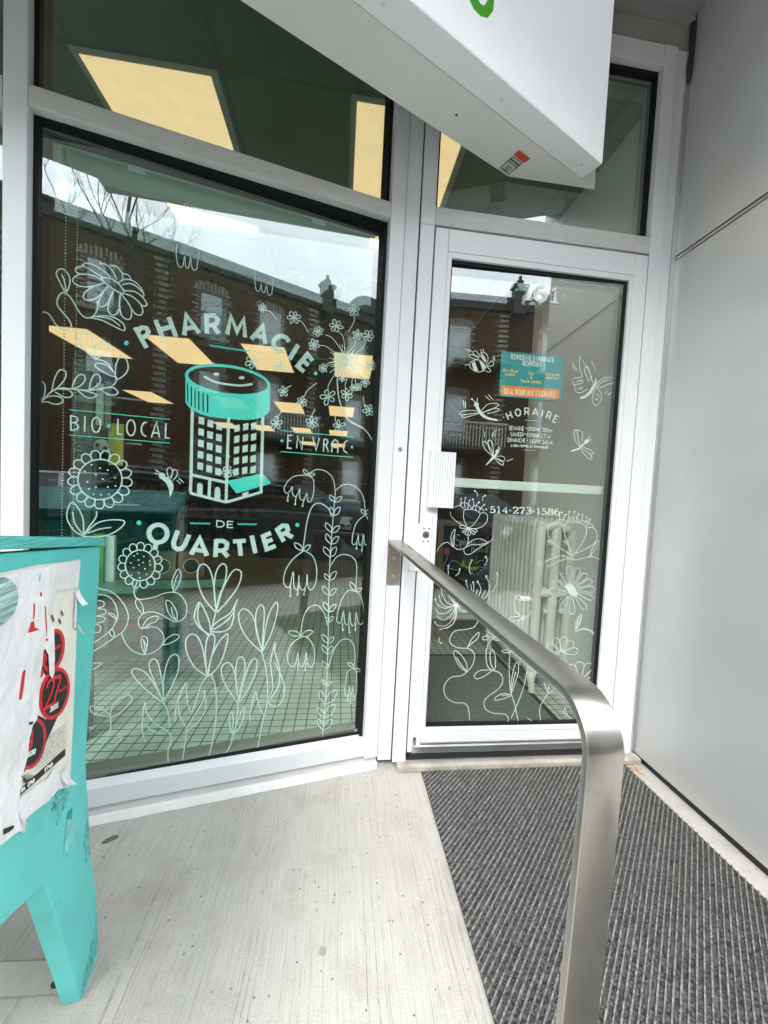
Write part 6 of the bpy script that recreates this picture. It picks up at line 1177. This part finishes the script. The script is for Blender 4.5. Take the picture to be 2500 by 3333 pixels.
# balcony and green awning on the middle house
b = MB(); b.prism([(4.0, YB + 0.06, 6.95), (6.4, YB + 0.06, 6.95), (6.4, YB + 1.3, 6.45), (4.0, YB + 1.3, 6.45)], (0, 0, 0.06)); b.build('awning', mat('green_awning', (0.05, 0.13, 0.03), 0.7, var=0.3, scale=20, stretch=(8, 1, 1)), ha)
b = MB(); b.box(3.4, 6.0, YB + 0.01, YB + 1.3, 3.1, 3.25); b.build('balcony', M_corn, ha)
b = MB()
for i in range(20): b.box(3.45 + i * .13, 3.49 + i * .13, YB + 1.22, YB + 1.26, 3.251, 4.1)
b.box(3.4, 6.0, YB + 1.2, YB + 1.28, 4.101, 4.18); b.build('balustrade', M_frw, ha)
# bare street tree
def tree(name, x, y, h, seed, label):
    t = thing(name, (x, y, -0.0), label, 'tree'); rr = random.Random(seed); tr, br = MB(), MB()
    def grow(p, d, L_, r, lv):
        pts, rs_ = [p], [r]; q = p
        for i in range(4):
            d = (d + Vector((rr.uniform(-.22, .22), rr.uniform(-.22, .22), rr.uniform(.0, .20)))).normalized(); q = q + d * (L_ / 4); pts.append(q); rs_.append(r * (1 - 0.12 * (i + 1)))
        (tr if lv == 0 else br).tube(pts, rs_, 7 if lv < 2 else 4, cap=False)
        if lv >= 6 or r < 0.0022: return
        for k_ in range(2 + (rr.random() < .65) + 2 * (lv == 0)):
            ax = Vector((rr.uniform(-1, 1), rr.uniform(-1, 1), 0.25)).normalized(); nd = (d * rr.uniform(.8, 1.1) + ax * rr.uniform(.35, .75)).normalized(); st = pts[rr.choice((2, 3, 4))] if k_ else pts[4]
            grow(st, nd, L_ * rr.uniform(.55, .72) * (0.62 if lv == 0 else 1), r * rr.uniform(.45, .62), lv + 1)
    grow(Vector((x, y, -0.02)), Vector((0.02, 0.0, 1)), h * .58, h * 0.0088, 0)
    M_bark = mat('grey_bark', (0.045, 0.04, 0.034), 0.9, var=0.3, scale=30)
    tr.build('trunk', M_bark, t); br.build('branches', M_bark, t); return t
tree('bare_tree', -1.05, -10.9, 12.3, 6, 'leafless street tree whose bare branches rise above the brick houses')
tree('bare_tree', -4.6, -10.9, 11.5, 9, 'leafless street tree farther along, cut off by the window edge')
# parked cars
def car(x, y, flip, paint, label):
    t = thing('parked_car', (x, y, -0.13), label, 'car', 'cars parked along the kerb'); s_ = -1 if flip else 1
    z0 = -0.13
    def q(u, v, z): return Vector((x + u * s_, y + v, z0 + z))
    body = [(-2.08, .42), (-2.12, .62), (-2.02, .80), (-1.95, .93), (-0.95, 1.0), (1.0, 1.0), (1.72, .96), (2.02, .92), (2.08, .70), (2.10, .42), (1.95, .24), (-1.9, .22)]
    b = MB(); b.prism([q(u, -0.87, z) for u, z in body], (0, 1.74, 0)); b.build('body', paint, t, bevel=0.07, seg=3)
    roof = [(-0.75, 1.42), (0.55, 1.45), (1.45, 1.33)]
    lo = [(-1.15, 1.0), (0.3, 1.0), (1.85, 0.97)]
    g = MB()
    for v0, v1 in ((-0.80, -0.62),):
        a = [q(-1.20, -.80, .985), q(1.92, -.80, .955), q(1.92, .80, .955), q(-1.20, .80, .985)]; c_ = [q(-0.55, -.62, 1.41), q(1.42, -.62, 1.33), q(1.42, .62, 1.33), q(-0.55, .62, 1.41)]
        g.hexa(a + c_)
    g.build('window', mat('car_glass', (0.015, 0.02, 0.02), 0.05, spec=0.9), t, bevel=0.04, seg=2)
    b = MB(); b.hexa([q(-0.58, -.63, 1.405), q(1.45, -.63, 1.33), q(1.45, .63, 1.33), q(-0.58, .63, 1.405), q(-0.52, -.58, 1.455), q(1.35, -.58, 1.40), q(1.35, .58, 1.40), q(-0.52, .58, 1.455)]); b.build('roof', paint, t, bevel=0.03, seg=2)
    for v in (-0.80, 0.80):
        for u in (0.28,): 
            b = MB(); b.hexa([q(u, v - .01, .98), q(u + .10, v - .01, .98), q(u + .10, v + .01, .98), q(u, v + .01, .98), q(u, v * .78 - .01, 1.42), q(u + .10, v * .78 - .01, 1.42), q(u + .10, v * .78 + .01, 1.42), q(u, v * .78 + .01, 1.42)]); b.build('pillar', paint, t)
    for u in (-1.32, 1.25):
        for v in (-0.80, 0.80):
            b = MB(); b.cyl(q(u, v - .11, .32), q(u, v + .11, .32), .32, 28); wh = b.build('wheel', M_black, t, bevel=0.02)
            e = 0.112 if v > 0 else -0.112; b = MB(); b.cyl(q(u, v, .32), q(u, v + e, .32), .20, 20, .18); b.build('rim', mat('dark_wheel_rim', (0.10, 0.10, 0.10), 0.4, 0.5), wh)
    for v in (-0.62, 0.62):
        b = MB(); b.hexa([q(-2.13, v - .17, .66), q(-2.0, v - .17, .66), q(-2.0, v + .17, .66), q(-2.13, v + .17, .66), q(-2.07, v - .17, .80), q(-1.95, v - .17, .80), q(-1.95, v + .17, .80), q(-2.07, v + .17, .80)]); b.build('headlight', mat('lamp_lens', (0.7, 0.7, 0.7), 0.1), t, bevel=0.01)
        b = MB(); b.hexa([q(2.0, v - .14, .72), q(2.115, v - .14, .72), q(2.115, v + .14, .72), q(2.0, v + .14, .72), q(1.95, v - .14, .92), q(2.06, v - .14, .92), q(2.06, v + .14, .92), q(1.95, v + .14, .92)]); b.build('taillight', mat('tail_lens', (0.35, 0.02, 0.02), 0.15), t, bevel=0.01)
    for v in (-0.92, 0.92):
        b = MB(); b.sphere(q(-0.75, v, 1.03), .09, .10, .07); b.build('mirror', paint, t)
    b = MB(); b.hexa([q(2.09, -.26, .52), q(2.112, -.26, .52), q(2.112, .26, .52), q(2.09, .26, .52), q(2.085, -.26, .63), q(2.105, -.26, .63), q(2.105, .26, .63), q(2.085, .26, .63)]); b.build('number_plate', P_white, t)
    return t
def paint(n, c): return mat(n, c, 0.22, 0.3, var=0.01)
car(-0.12, -2.86, False, paint('dark_grey_car_paint', (0.07, 0.075, 0.08)), 'dark grey hatchback parked closest to the shop window')
car(-5.1, -2.86, False, paint('silver_car_paint', (0.32, 0.33, 0.34)), 'silver hatchback parked behind the dark grey one')
car(4.9, -2.86, False, paint('charcoal_car_paint', (0.05, 0.055, 0.055)), 'charcoal hatchback parked in front of the dark grey one')
car(-1.5, -9.3, True, paint('white_car_paint', (0.55, 0.55, 0.55)), 'white hatchback parked on the far side of the street')
car(4.0, -9.3, True, paint('blue_grey_car_paint', (0.10, 0.13, 0.17)), 'blue grey hatchback parked on the far side of the street')
